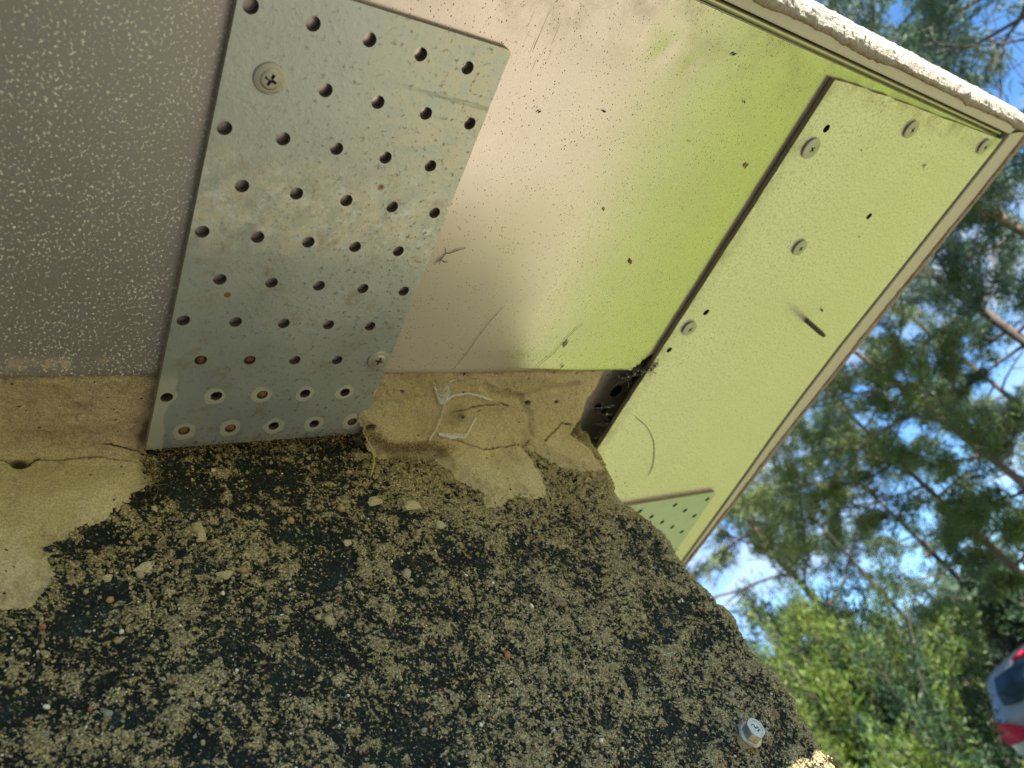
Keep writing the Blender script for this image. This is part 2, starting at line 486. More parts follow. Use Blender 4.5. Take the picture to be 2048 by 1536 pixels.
def mat_concrete():
    t = NT('weathered_painted_concrete')
    s = t.attr('sand')
    fine = t.noise(900, 4, 0.75)
    grain = t.noise(1700, 2, 0.65)
    warp = t.mapped(1.0)
    vc = t.node('ShaderNodeTexVoronoi'); vc.inputs['Scale'].default_value = 1250; t.nt.links.new(t.obj, vc.inputs['Vector'])
    vs = t.node('ShaderNodeSeparateColor'); t.nt.links.new(vc.outputs['Color'], vs.inputs[0])
    vd = t.node('ShaderNodeTexVoronoi'); vd.inputs['Scale'].default_value = 560; t.nt.links.new(t.obj, vd.inputs['Vector'])
    vds = t.node('ShaderNodeSeparateColor'); t.nt.links.new(vd.outputs['Color'], vds.inputs[0])
    f = t.math('ADD', s, t.math('MULTIPLY', t.math('SUBTRACT', fine, 0.5), 0.8))
    f = t.math('ADD', f, t.math('MULTIPLY', t.math('SUBTRACT', vs.outputs[0], 0.5), 0.42))
    f = t.math('ADD', f, t.math('MULTIPLY', t.math('SUBTRACT', vds.outputs[0], 0.5), 0.22))
    f = t.range(f, 0.43, 0.52)
    gshade = t.math('MULTIPLY', t.range(vs.outputs[1], 0.0, 1.0, 0.42, 1.12), t.range(vc.outputs['Distance'], 0.35, 0.75, 1.0, 0.45))
    gshade = t.math('MULTIPLY', gshade, t.range(vds.outputs[1], 0.0, 1.0, 0.80, 1.12))
    hue = t.noise(45, 3, 0.6)
    sand = t.mix(hue, (0.52, 0.405, 0.19), (0.64, 0.515, 0.275))
    sand = t.mix(t.range(grain, 0.3, 0.7), t.mix(0.45, sand, (0.05, 0.04, 0.025)), sand)
    sm_ = t.node('ShaderNodeVectorMath', operation='SCALE'); t.nt.links.new(sand, sm_.inputs[0]); t.nt.links.new(gshade, sm_.inputs['Scale']); sand = sm_.outputs[0]
    sand = t.mix(t.range(t.noise(420, 2, 0.5), 0.60, 0.70, 0, 0.6), sand, (0.20, 0.12, 0.06))
    sand = t.mix(t.range(t.noise(1500, 1, 0.5, t.mapped(1, (4, 7, 2))), 0.68, 0.74), sand, (0.62, 0.58, 0.46))
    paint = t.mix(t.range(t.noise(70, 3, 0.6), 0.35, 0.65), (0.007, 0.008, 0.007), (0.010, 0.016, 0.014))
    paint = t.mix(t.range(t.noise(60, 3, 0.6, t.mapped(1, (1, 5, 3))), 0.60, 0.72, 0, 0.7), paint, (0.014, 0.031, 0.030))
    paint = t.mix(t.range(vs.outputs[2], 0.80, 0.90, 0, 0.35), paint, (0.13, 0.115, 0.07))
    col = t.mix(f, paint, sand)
    h = t.math('ADD', t.math('MULTIPLY', f, 0.7), t.math('ADD', t.math('MULTIPLY', grain, 0.5), t.math('MULTIPLY', fine, 0.4)))
    t.bump(h, 0.85, 0.0009)
    return t.out(color=col, rough=t.mixf(f, 0.75, 0.95), spec=0.15)
M['concrete'] = mat_concrete()

def mat_mortar():
    t = NT('sandy_mortar')
    big = t.noise(38, 4, 0.6)
    fine = t.noise(1300, 3, 0.7)
    mid = t.noise(220, 3, 0.6)
    ck = t.attr('dark')
    col = t.mix(t.range(big, 0.3, 0.7), (0.56, 0.445, 0.235), (0.72, 0.60, 0.37))
    col = t.mix(t.range(fine, 0.35, 0.65), t.mix(0.50, col, (0.10, 0.075, 0.035)), col)
    col = t.mix(t.range(mid, 0.60, 0.74, 0, 0.5), col, (0.26, 0.19, 0.10))
    col = t.mix(t.range(t.noise(380, 1, 0.5), 0.74, 0.77), col, (0.05, 0.035, 0.02))
    col = t.mix(ck, col, (0.035, 0.027, 0.017))
    t.bump(t.math('ADD', fine, mid), 0.9, 0.0009)
    return t.out(color=col, rough=0.95, spec=0.15)
M['mortar'] = mat_mortar()
PEB = [simple('pebble_tan', (0.33, 0.26, 0.15), 0.75, 0, 0.3, 700), simple('pebble_grey', (0.24, 0.22, 0.17), 0.75, 0, 0.3, 700),
       simple('pebble_ochre', (0.36, 0.21, 0.085), 0.7, 0, 0.3, 700), simple('pebble_rust', (0.34, 0.11, 0.05), 0.7, 0, 0.3, 700),
       simple('pebble_white', (0.68, 0.63, 0.52), 0.6, 0, 0.15, 700), simple('pebble_brown', (0.17, 0.10, 0.055), 0.7, 0, 0.3, 700)]
M['rust_plug'] = simple('rusty_dirt', (0.16, 0.075, 0.045), 0.85, 0, 0.5, 900)
M['web'] = simple('spider_silk', (0.88, 0.86, 0.80), 0.7, 0, 0.05, 300)
M['fibre'] = simple('dry_fibre', (0.24, 0.14, 0.055), 0.8, 0, 0.5, 150)
M['fibre_pale'] = simple('pale_fibre', (0.46, 0.36, 0.17), 0.7, 0, 0.3, 150)
M['twig'] = simple('dark_twig', (0.045, 0.035, 0.022), 0.8, 0, 0.3, 500)
M['leaf_dry'] = simple('dry_leaf', (0.20, 0.085, 0.022), 0.6, 0, 0.4, 600)
M['speck'] = simple('black_speck', (0.02, 0.017, 0.01), 0.8, 0, 0.3, 500)

# ------------------------------------------------------------------ helpers: flat sheets with holes
def circle(cx, cy, r, n=22, ph=0.0):
    return [(cx + r * math.cos(2 * math.pi * i / n + ph), cy + r * math.sin(2 * math.pi * i / n + ph)) for i in range(n)]

def sheet(outline, holes, z0, z1, extra=()):
    """plate between z0 (lower face) and z1; returns V (mm), F, material index (0 faces, 1 outline edge, 2 hole walls)"""
    pts = []; edges = []
    loops = []
    for lp in [outline] + list(holes):
        o = len(pts); n = len(lp)
        pts += [Vector(p) for p in lp]
        edges += [(o + i, o + (i + 1) % n) for i in range(n)]
        loops.append((o, n))
    pts += [Vector(p) for p in extra]
    vs, es, fs, ov, oe, of = delaunay_2d_cdt(pts, edges, [], 1, 1e-5)
    hs = [np.array(h) for h in holes]
    hb = [(h[:, 0].min(), h[:, 0].max(), h[:, 1].min(), h[:, 1].max()) for h in hs]
    keep = []
    for f in fs:
        cx = sum(vs[i].x for i in f) / 3; cy = sum(vs[i].y for i in f) / 3
        bad = False
        for h, b in zip(hs, hb):
            if b[0] <= cx <= b[1] and b[2] <= cy <= b[3] and poly_sd(np.array([cx]), np.array([cy]), h)[0] > 0:
                bad = True; break
        if not bad: keep.append(f)
    n = len(vs)
    V = [(v.x, v.y, z0) for v in vs] + [(v.x, v.y, z1) for v in vs]
    Fc = []; Mi = []
    for f in keep:
        a, b, c = [vs[i] for i in f]
        ccw = (b.x - a.x) * (c.y - a.y) - (b.y - a.y) * (c.x - a.x) > 0
        g = tuple(f) if ccw else tuple(reversed(f))
        Fc.append(tuple(reversed(g))); Mi.append(0)
        Fc.append(tuple(i + n for i in g)); Mi.append(0)
    back = {}
    for i, l in enumerate(ov):
        for j in l: back[j] = i
    for k, (o, m) in enumerate(loops):
        for i in range(m):
            a, b = back[o + i], back[o + (i + 1) % m]
            Fc.append((a, b, b + n, a + n)); Mi.append(1 if k == 0 else 2)
    return V, Fc, Mi

def blob(name, centre, rad, mat, parent, flat=0.55, seed=0, sub=2, stretch=(1, 1)):
    bm = bmesh.new(); bmesh.ops.create_icosphere(bm, subdivisions=sub, radius=1.0)
    r = random.Random(seed); ph = [r.uniform(0, 6) for _ in range(6)]
    V = []
    for v in bm.verts:
        c = v.co
        k = 1 + 0.22 * math.sin(3.1 * c.x + ph[0]) * math.sin(2.7 * c.z + ph[1]) + 0.14 * math.sin(5.2 * c.y + ph[2] + 2 * c.x) + 0.1 * math.sin(7 * c.z + ph[3])
        V.append((centre[0] + c.x * k * rad * stretch[0], centre[1] + c.y * k * rad * flat, centre[2] + c.z * k * rad * stretch[1]))
    Fc = [tuple(v.index for v in f.verts) for f in bm.faces]
    bm.free()
    return V, Fc
def to_world(V): return [P(*v) for v in V]
def ragged(p0, p1, step, amp, seed):
    """points from p0 towards p1 (end excluded) with small uneven offsets"""
    r = random.Random(seed)
    L = math.hypot(p1[0] - p0[0], p1[1] - p0[1]); n = max(1, int(L / step))
    nx, ny = -(p1[1] - p0[1]) / L, (p1[0] - p0[0]) / L
    o = []
    for i in range(n):
        t = i / n; d = 0 if i == 0 else r.gauss(0, amp)
        o.append((p0[0] + (p1[0] - p0[0]) * t + nx * d, p0[1] + (p1[1] - p0[1]) * t + ny * d))
    return o

def recalc(o):
    bm = bmesh.new(); bm.from_mesh(o.data)
    bmesh.ops.recalc_face_normals(bm, faces=bm.faces)
    bm.to_mesh(o.data); bm.free()

# ================================================================== THE SETTING: ground
def ground_sheet(name, pts, z, mat):
    V = [(x, y, z) for x, y in pts]
    return tag(mesh(name, V, [tuple(range(len(V)))], mat), kind='structure')

def mat_lawn():
    t = NT('mown_lawn')
    a = t.noise(3.0, 4, 0.6); b = t.noise(60, 4, 0.7)
    col = t.mix(a, (0.150, 0.205, 0.030), (0.200, 0.255, 0.045))
    col = t.mix(t.range(b, 0.3, 0.7), t.mix(0.45, col, (0.03, 0.04, 0.008)), col)
    t.bump(b, 0.8, 0.02)
    return t.out(color=col, rough=0.9, spec=0.1)
def mat_path():
    t = NT('pale_gravel')
    a = t.noise(2.5, 4, 0.6); b = t.noise(160, 3, 0.7)
    col = t.mix(a, (0.285, 0.238, 0.180), (0.35, 0.295, 0.225))
    col = t.mix(t.range(b, 0.3, 0.7), t.mix(0.4, col, (0.10, 0.08, 0.06)), col)
    t.bump(b, 0.6, 0.005)
    return t.out(color=col, rough=0.95, spec=0.1)
def mat_paving():
    t = NT('dark_asphalt')
    a = t.noise(1.4, 4, 0.6); b = t.noise(220, 3, 0.7)
    col = t.mix(a, (0.030, 0.030, 0.032), (0.047, 0.046, 0.048))
    col = t.mix(t.range(b, 0.35, 0.75), t.mix(0.4, col, (0.02, 0.018, 0.018)), col)
    t.bump(b, 0.5, 0.004)
    return t.out(color=col, rough=0.9, spec=0.2)
ground_sheet('lawn', [(-60, -60), (140, -60), (140, 140), (-60, 140)], 0.0, mat_lawn())
def wavy_edge(x, y0, y1, n, amp, seed):
    ys = np.linspace(y0, y1, n)
    return [(x + amp * float(fbm(np.array([y]), np.array([x]), 0, 0.6, 3, seed)[0]), y) for y in ys]
e_in = wavy_edge(0.37, -6, 9, 120, 0.05, 3)  # brought inward so more sunlit gravel bounces light up to the mortar
e_out = wavy_edge(1.47, -6, 9, 120, 0.06, 5)
ground_sheet('asphalt', [(-6, -6)] + e_in + [(-6, 9)], 0.008, mat_paving())
ground_sheet('gravel_path', e_in + list(reversed(e_out)), 0.004, mat_path())

# ================================================================== THE SLAB (an overhanging slab clad with metal underneath)
slab = empty('canopy_slab', P(0, 0, 0)); slab['kind'] = 'thing'; tag(slab, 'thick overhanging slab with crumbly plaster rim and metal sheets screwed underneath', 'canopy')

# --- main soffit sheet with two shallow dents
xs = np.concatenate([np.arange(-620, -70, 25.0), np.arange(-70, 487.0, 2.0), [487.4]])
ys = np.concatenate([np.arange(-50.0, 150.0, 2.0), [150.6, 151.6]])
X, Y = np.meshgrid(xs, ys)
Z = np.full_like(X, 3.05)
def dent(cx, cy, sx, sy, h, ang):
    global Z
    c, s_ = math.cos(ang), math.sin(ang)
    u = (X - cx) * c + (Y - cy) * s_; v = -(X - cx) * s_ + (Y - cy) * c
    Z += h * np.exp(-(u / sx) ** 2 - (v / sy) ** 2)
dent(171, -28, 6, 3.6, 0.26, -0.7); dent(189, -26, 4.0, 2.4, 0.14, -0.7); dent(158, -33, 6, 6, -0.16, 0.2)
Z += 0.10 * fbm(X, Y, 0, 70, 2, 4) * sstep(100, 130, X)
Z += 0.10 * sstep(136, 140, Y)                                      # faint fold close to the free edge
Z = np.where(Y > 151.0, Z + 1.2, Z)
nx_, ny_ = len(xs), len(ys)
idx = np.arange(nx_ * ny_).reshape(ny_, nx_)
F1 = np.stack([idx[:-1, :-1], idx[1:, :-1], idx[1:, 1:], idx[:-1, 1:]], -1).reshape(-1, 4)
Xf, Yf = X.ravel(), Y.ravel()
cx_ = Xf[F1].mean(1); cy_ = Yf[F1].mean(1)
F1 = F1[~(((cx_ - 277) * 0.8 + (cy_ - 145.5) * 0.6 > 0) & (cy_ > 137))]
V1 = np.stack([X.ravel(), Y.ravel(), Z.ravel()], 1)
o = mesh('soffit_panel', np.array(to_world(V1)), F1, M['soffit'], slab, True)

# --- perforated plates
COLS = 5; HR = 2.5
def plate_holes(dx=0.0, dy=0.0, r=HR, skip=((1, 0), (7, 4))):
    return [circle(20 * j + (10 if i % 2 else 0) + dx, 20 * i + dy, r, 24) for i in range(10) for j in range(COLS) if (i, j) not in skip]
out = [(-4.2, -10.2), (94.4, -10.4), (95.6, -9.2)] + ragged((95.6, -9.2), (96.8, 187.6), 5, 0.10, 3)[1:] + [(96.8, 187.6), (95.2, 188.3), (-3.0, 190.3), (-4.0, 189.6)]
plate = empty('perforated_plate', P(0, 0, 0)); plate.location = (0, 0, 0); plate.parent = slab
tag(plate, 'grey green plate stained round its lower holes')
def sheet_obj(name, outline, holes, z0, z1, mats, parent, extra=()):
    V, Fc, Mi = sheet(outline, holes, z0, z1, extra)
    o = mesh(name, to_world(V), Fc, mats, parent, False, Mi)
    recalc(o)
    return o
sheet_obj('front_plate', out, plate_holes(), 0.0, 2.85, [M['zinc'], M['rust_edge'], M['hole_wall']], plate)

GY = [-60, 0, 60, 125, 180, 220, 270, 330, 400, 620]
GX = [-0.6, 0.0, 0.8, 0.8, 3.5, 7.0, 13.5, 20.0, 27.0, 45.0]
def bend(y): return float(np.interp(y, GY, GX))                        # the right rim is not quite straight
for k, (x, y) in enumerate([(40, 160), (10, 180), (30, 180), (10, 140), (30, 140), (90, 180)]):
    V, Fc = blob('plug', (x + 0.3, y + 0.2, 1.6), 2.45, None, None, 1.0, 70 + k, 2, (1, 0.42))
    mesh('dirt_plug', to_world(V), Fc, M['fibre'] if k < 3 else M['rust_plug'], plate, True)
# --- screws: flat dished head with a cross recess
def screw(name, x, y, z, Rr, parent, ang=0.2, dome=1.3, k=1.0):
    """head hangs below z (towards the viewer)"""
    prof = [(Rr, 0.0), (Rr, -0.45), (Rr * 0.97, -0.75), (Rr * 0.80, -0.9), (Rr * 0.66, -0.95), (Rr * 0.60, -1.15), (Rr * 0.52, -dome), (Rr * 0.25, -dome - 0.12), (0, -dome - 0.15)]
    def zz(r):
        for (r1, z1), (r0, z0) in zip(prof[1:], prof[2:]):
            if r0 <= r <= r1: return z0 + (z1 - z0) * (r - r0) / max(1e-6, r1 - r0)
        return -0.45
    n = 40
    rings = [circle(0, 0, r, n if r > 1.5 else 20, 0.05) for r in (Rr * 0.97, Rr * 0.80, Rr * 0.66, Rr * 0.60, Rr * 0.52)]
    a, w = 2.1 * k, 0.50 * k
    cr = [(a, w), (w * 1.1, w * 1.1), (w, a), (-w, a), (-w * 1.1, w * 1.1), (-a, w), (-a, -w), (-w * 1.1, -w * 1.1), (-w, -a), (w, -a), (w * 1.1, -w * 1.1), (a, -w)]
    ca, sa = math.cos(ang), math.sin(ang)
    cr = [(p * ca - q * sa, p * sa + q * ca) for p, q in cr]
    pts = []; edges = []
    outer = circle(0, 0, Rr, n, 0.05)
    for lp in [outer] + rings + [cr]:
        o = len(pts); m = len(lp)
        pts += [Vector(p) for p in lp]; edges += [(o + i, o + (i + 1) % m) for i in range(m)]
    vs, es, fs, ov, oe, of = delaunay_2d_cdt(pts, edges, [], 1, 1e-6)
    crn = np.array(cr)
    V = [[v.x, v.y, zz(math.hypot(v.x, v.y))] for v in vs]
    Fc = []; Mi = []
    for f in fs:
        c = np.mean([[vs[i].x, vs[i].y] for i in f], axis=0)
        if poly_sd(np.array([c[0]]), np.array([c[1]]), crn)[0] > 0: continue
        Fc.append(tuple(f)); Mi.append(0)
    back = {j: i for i, l in enumerate(ov) for j in l}
    o0 = len(pts) - len(cr)
    low = len(V)
    for p, q in cr: V.append([p * 0.55, q * 0.55, -0.1])
    V.append([0, 0, 0.6])
    m = len(cr)
    for i in range(m):
        a1, b1 = back[o0 + i], back[o0 + (i + 1) % m]
        Fc.append((a1, b1, low + (i + 1) % m, low + i)); Mi.append(1)
        Fc.append((low + i, low + (i + 1) % m, low + m)); Mi.append(1)
    # rim of the head
    t0 = len(V)
    for p in outer: V.append([p[0], p[1], 0.0])
    for i in range(n):
        Fc.append((back[i], back[(i + 1) % n], t0 + (i + 1) % n, t0 + i)); Mi.append(0)
    # shank
    sh = len(V)
    for zq in (0.0, 9.0):
        for p in circle(0, 0, 2.0, 12): V.append([p[0], p[1], zq])
    for i in range(12): Fc.append((sh + i, sh + (i + 1) % 12, sh + 12 + (i + 1) % 12, sh + 12 + i)); Mi.append(0)
    o = mesh(name, to_world([(x + v[0], y + v[1], z + v[2]) for v in V]), Fc, [M['screw'], M['screw_dark']], parent, False, Mi)
    recalc(o)
    return o
screw('screw', 10.6, 20.4, -0.05, 5.3, plate, 0.35)
screw('screw', 90.6, 139.6, -0.05, 5.3, plate, 0.25)

# --- strip panel, lower than the soffit sheet
q_out = [(285.2, -43.6), (289, -43.9), (296, -44.6), (305, -44.9), (314, -45.6), (322, -45.2), (331, -45.9), (339, -46.6), (346, -46.0), (355, -46.4), (366, -47.0), (378, -46.9), (392, -47.5), (405, -47.4), (420, -48.2), (440, -48.6), (462, -49.1), (480, -49.6), (487.0, -49.9)]
q_out = q_out + [(487.4 + bend(y), y) for y in (0, 60, 125, 180, 220, 270, 330, 400, 600)] + ragged((284.8, 600), (285.2, -43.6), 9, 0.22, 11)
q_holes = [circle(303.3, -20.8, 2.3, 16), circle(401.0, 20.0, 2.3, 16), circle(304.2, 101.4, 2.3, 16), circle(292.6, 131.4, 2.1, 16)]
strip = empty('strip_panel', P(0, 0, 0)); strip.location = (0, 0, 0); strip.parent = slab
tag(strip, 'long pale sheet beside the right rim, with a wavy cut end')
sheet_obj('strip_sheet', q_out, q_holes, 0.0, 2.85, [M['strip'], M['rust_edge'], M['speck']], strip)
for i, (x, y, a) in enumerate([(300.2, -9.0, 0.5), (377.4, -35.6, 0.3), (470.0, -42.0, 0.2), (350.6, 48.6, 0.5), (296.9, 113.6, 0.4)]):
    screw('screw', x, y, -0.9 if i else -0.7, 5.3 if i else 5.9, strip, a, 1.1, 0.85)
# screw tip that has come right through the strip, threads and all
b = MB()
pts = []; rad = []
for i in range(41):
    zt = -18.5 + 19.0 * i / 40
    pts.append(P(417.5, 102.6, zt)); rad.append((1.75 + 0.36 * math.sin(i * 1.57)) * MM * min(1.0, 0.62 + 0.05 * i))
b.tube(pts, rad, 12)
tip = b.build('screw_tip', M['screw_dark'], strip)
tag(tip, 'threaded screw end pointing down out of the sheet')

# --- second perforated plate under the strip, turned a quarter
plate2 = empty('perforated_plate', P(355, 291, -3)); plate2.location = (0.355, 0.291, -0.003); plate2.parent = slab
tag(plate2, 'pale green perforated plate half hidden behind the pillar')
tri_out = [(250, 285.2), (469.0, 287.2), (472.8, 290.5), (484, 380), (496, 480), (250, 480)]
k2 = 0.990
tri_holes = []
def z7(x, y): return (CAM.x * 1000 + (x - CAM.x * 1000) * k2 * 0.9971, CAM.y * 1000 + (y - CAM.y * 1000) * k2 * 0.9971)
for i in range(-4, 5):
    for j in range(0, 9):
        hx = 473.5 - 21.9 * i; hy = 301 + 22.3 * j + (11.0 if i % 2 else 0.0)
        if 255 < hx < 482: tri_holes.append(circle(*z7(hx, hy), 2.5, 16))
tri_holes = [h for h in tri_holes if max(p[0] for p in h) < 480.5 and max(p[1] for p in h) < 476]
M['zinc_pale'] = simple('pale_galvanised_steel', (0.47, 0.54, 0.49), 0.42, 0.50, 0.10, 90)
V, Fc, Mi = sheet(tri_out, tri_holes, -3.1, -0.1)
o = mesh('plate_sheet', to_world(V), Fc, [M['zinc_pale'], M['rust_edge'], M['speck']], plate2, False, Mi); recalc(o)

# --- perforated beam up inside the gap
b_holes = [circle(x, y, 3.0, 16) for x, y in ((307, 172), (308, 209), (296, 203), (287, 198), (312, 242), (298, 236), (318, 226), (297, 260), (322, 190), (334, 178))] + [circle(296, 184, 5.2, 20)]
V, Fc, Mi = sheet([(240, 148), (420, 148), (420, 330), (240, 330)], b_holes, 20, 24)
o = mesh('perforated_beam', to_world(V), Fc, [M['beam'], M['rust_edge'], M['speck']], slab, False, Mi); recalc(o)

# --- slab core (closed on top, hollow towards the sheets)
b = MB()
for q in (box(-620, -58, 46, 512, 620, 62), box(-620, 240, 8, 150, 620, 46.0), box(-620, -57.5, 10.5, 512, -54.6, 46), box(503, -54.6, 10.5, 512, 620, 46), box(-625, -57.5, 6, -620, 620, 46)):
    b.add(to_world(q[0]), q[1])
b.build('slab_core', M['core'], slab)

# --- rim trim: bead, dark joint and flat off-white band, mitred at the corner
def prism(prof, axis, a, bnd, mats, name, parent, mit=0.0, smooth=False):
    """prof: list of (c, z); axis x: c is y, runs x from a to bnd; end at bnd shifted by mit*(c - c0)"""
    V = []; n = len(prof); c0 = prof[0][0]
    for end in (0, 1):
        for c, z in prof:
            r = (a if end == 0 else bnd)
            if axis == 'x': V.append(P(r + (mit * (c - c0) if end else 0), c, z))
            else: V.append(P(c, r + (mit * (c - c0) if end == 0 else 0), z))
    Fc = [(i, (i + 1) % n, n + (i + 1) % n, n + i) for i in range(n)] + [tuple(range(n)), tuple(range(2 * n - 1, n - 1, -1))]
    o = mesh(name, V, Fc, mats, parent, smooth); recalc(o)
    return o
trim = empty('edge_trim', P(0, 0, 0)); trim.location = (0, 0, 0); trim.parent = slab
bead = [(-49.3, 7.0), (-49.5, 4.6), (-49.9, 3.8), (-50.5, 3.7), (-50.7, 4.6), (-51.2, 3.2), (-52.0, 2.4), (-52.9, 2.5), (-53.5, 3.4), (-53.7, 5.2), (-53.7, 9.6), (-49.3, 9.6)]
prism(bead, 'x', -620, 485.4, M['bead'], 'bead', trim)
prism([(-54.5, 9.8), (-54.5, 0.6), (-55.0, 0.1), (-59.6, -0.3), (-60.2, 0.2), (-60.2, 9.8)], 'x', -620, 490.2, M['trim'], 'band', trim, -0.62)
prism([(-53.72, 9.9), (-53.72, 8.2), (-54.48, 8.2), (-54.48, 9.9)], 'x', -620, 486, M['groove'], 'joint', trim)
def bent_prism(prof, ys, mats, name, parent, keep=1.0, mit=0.0):
    V = []; n = len(prof); c0 = prof[0][0]
    for k, y in enumerate(ys):
        for c, z in prof: V.append(P(c + bend(y) * keep * (1 - 0.55 * max(0.0, (c - 493) / 20.0)), y + (mit * (c - c0) if k == 0 else 0), z))
    Fc = []
    for k in range(len(ys) - 1): Fc += [(k * n + i, k * n + (i + 1) % n, (k + 1) * n + (i + 1) % n, (k + 1) * n + i) for i in range(n)]
    Fc += [tuple(range(n)), tuple(range(len(ys) * n - 1, len(ys) * n - n - 1, -1))]
    o = mesh(name, V, Fc, mats, parent); recalc(o)
    return o
TY = [-51, 0, 60, 125, 155, 180, 200, 220, 245, 270, 300, 330, 365, 400, 620]
trim2 = empty('edge_trim', P(0, 0, 0)); trim2.location = (0, 0, 0); trim2.parent = slab
bent_prism([(487.6, 9.9), (487.6, 1.6), (488.6, 1.2), (491.6, 1.6), (491.8, 9.9)], TY, M['grey_lip'], 'sealing_lip', trim2)
bent_prism([(492.0, 9.9), (492.0, 0.0), (492.7, -0.5), (497.5, -0.2), (498.2, 0.25), (511.5, 0.0), (512.0, 0.5), (512.0, 9.9)], [-55] + TY[1:], M['trim'], 'band', trim2, 1.0, -0.28)
tag(trim2, 'pinkish trim along the shaded right edge')

# --- crumbly plaster on the rim
def rim(name, length_axis, a0, a1, fine0, fine1, prof, amp, seed, parent):
    st = np.concatenate([np.arange(a0, fine0, 8.0), np.arange(fine0, fine1, 0.6), np.arange(fine1, a1 + 0.1, 8.0)])
    pr = np.array(prof, float)
    L = np.concatenate([[0], np.cumsum(np.hypot(*np.diff(pr, axis=0).T))])
    q = np.concatenate([np.linspace(0, min(20, L[-1]), 34), np.linspace(min(20, L[-1]), L[-1], 12)[1:]])
    cc = np.interp(q, L, pr[:, 0]); zc = np.interp(q, L, pr[:, 1])
    A, Cc = np.meshgrid(st, cc); _, Zc = np.meshgrid(st, zc); _, Q = np.meshgrid(st, q)
    dc = np.gradient(cc, q); dz = np.gradient(zc, q)
    _, NC = np.meshgrid(st, dz); _, NZ = np.meshgrid(st, -dc)
    sgn = 1.0 if name else 1.0
    h = amp * (1.1 * fbm(A, Q, 0, 9, 3, seed) + 0.7 * fbm(A, Q, 0, 2.2, 2, seed + 5)) * sstep(0.0, 2.0, Q)
    rag = 1.7 * fbm(A, A * 0, 0, 26, 4, seed + 9) + 1.5 * np.maximum(0, fbm(A, A * 0, 0, 7, 2, seed + 19) - 0.25)
    rag = rag * (1 - sstep(0.0, 6.0, Q))
    side = -1.0 if length_axis == 'x' else 1.0
    Cn = Cc + side * np.abs(NC) * h - side * rag
    Zn = Zc - np.abs(NZ) * np.abs(h) * 0.8
    if length_axis == 'x': V = np.stack([A, Cn, Zn], -1)
    else: V = np.stack([Cn + np.interp(A, GY, GX) * 0.47, A, Zn], -1)
    n, m = A.shape
    idx = np.arange(n * m).reshape(n, m)
    Fc = np.stack([idx[:-1, :-1], idx[:-1, 1:], idx[1:, 1:], idx[1:, :-1]], -1).reshape(-1, 4)
    if length_axis != 'x': Fc = Fc[:, ::-1]
    W_ = V.reshape(-1, 3) * MM + np.array([0, 0, H])
    o = mesh(name, W_, Fc, M['stucco'], parent, True)
    g = (1 - sstep(1.2, 3.0, Q + 1.2 * fbm(A, Q, 0, 5, 3, seed + 30))) * (0.5 + 0.5 * fbm(A, Q, 0, 6, 3, seed + 2))
    attr(o, 'grit', np.clip(g * 1.6, 0, 1).ravel())
    return o
rim('plaster_rim', 'x', -620, 524, 140, 521, [(-59.0, 0.6), (-60.0, -0.9), (-61.4, -1.3), (-62.8, -0.6), (-64.4, 1.4), (-66.2, 4.6), (-67.2, 9.0), (-68.0, 15), (-68.6, 30), (-68.4, 62), (-58, 63)], 1.2, 41, slab)
rim('plaster_rim', 'y', -62, 620, -60, 420, [(510.8, 0.6), (511.6, -0.7), (514.0, -1.2), (516.6, -0.7), (518.5, 1.0), (520.0, 4.0), (521, 10), (521.5, 62), (508, 63)], 1.3, 77, slab)

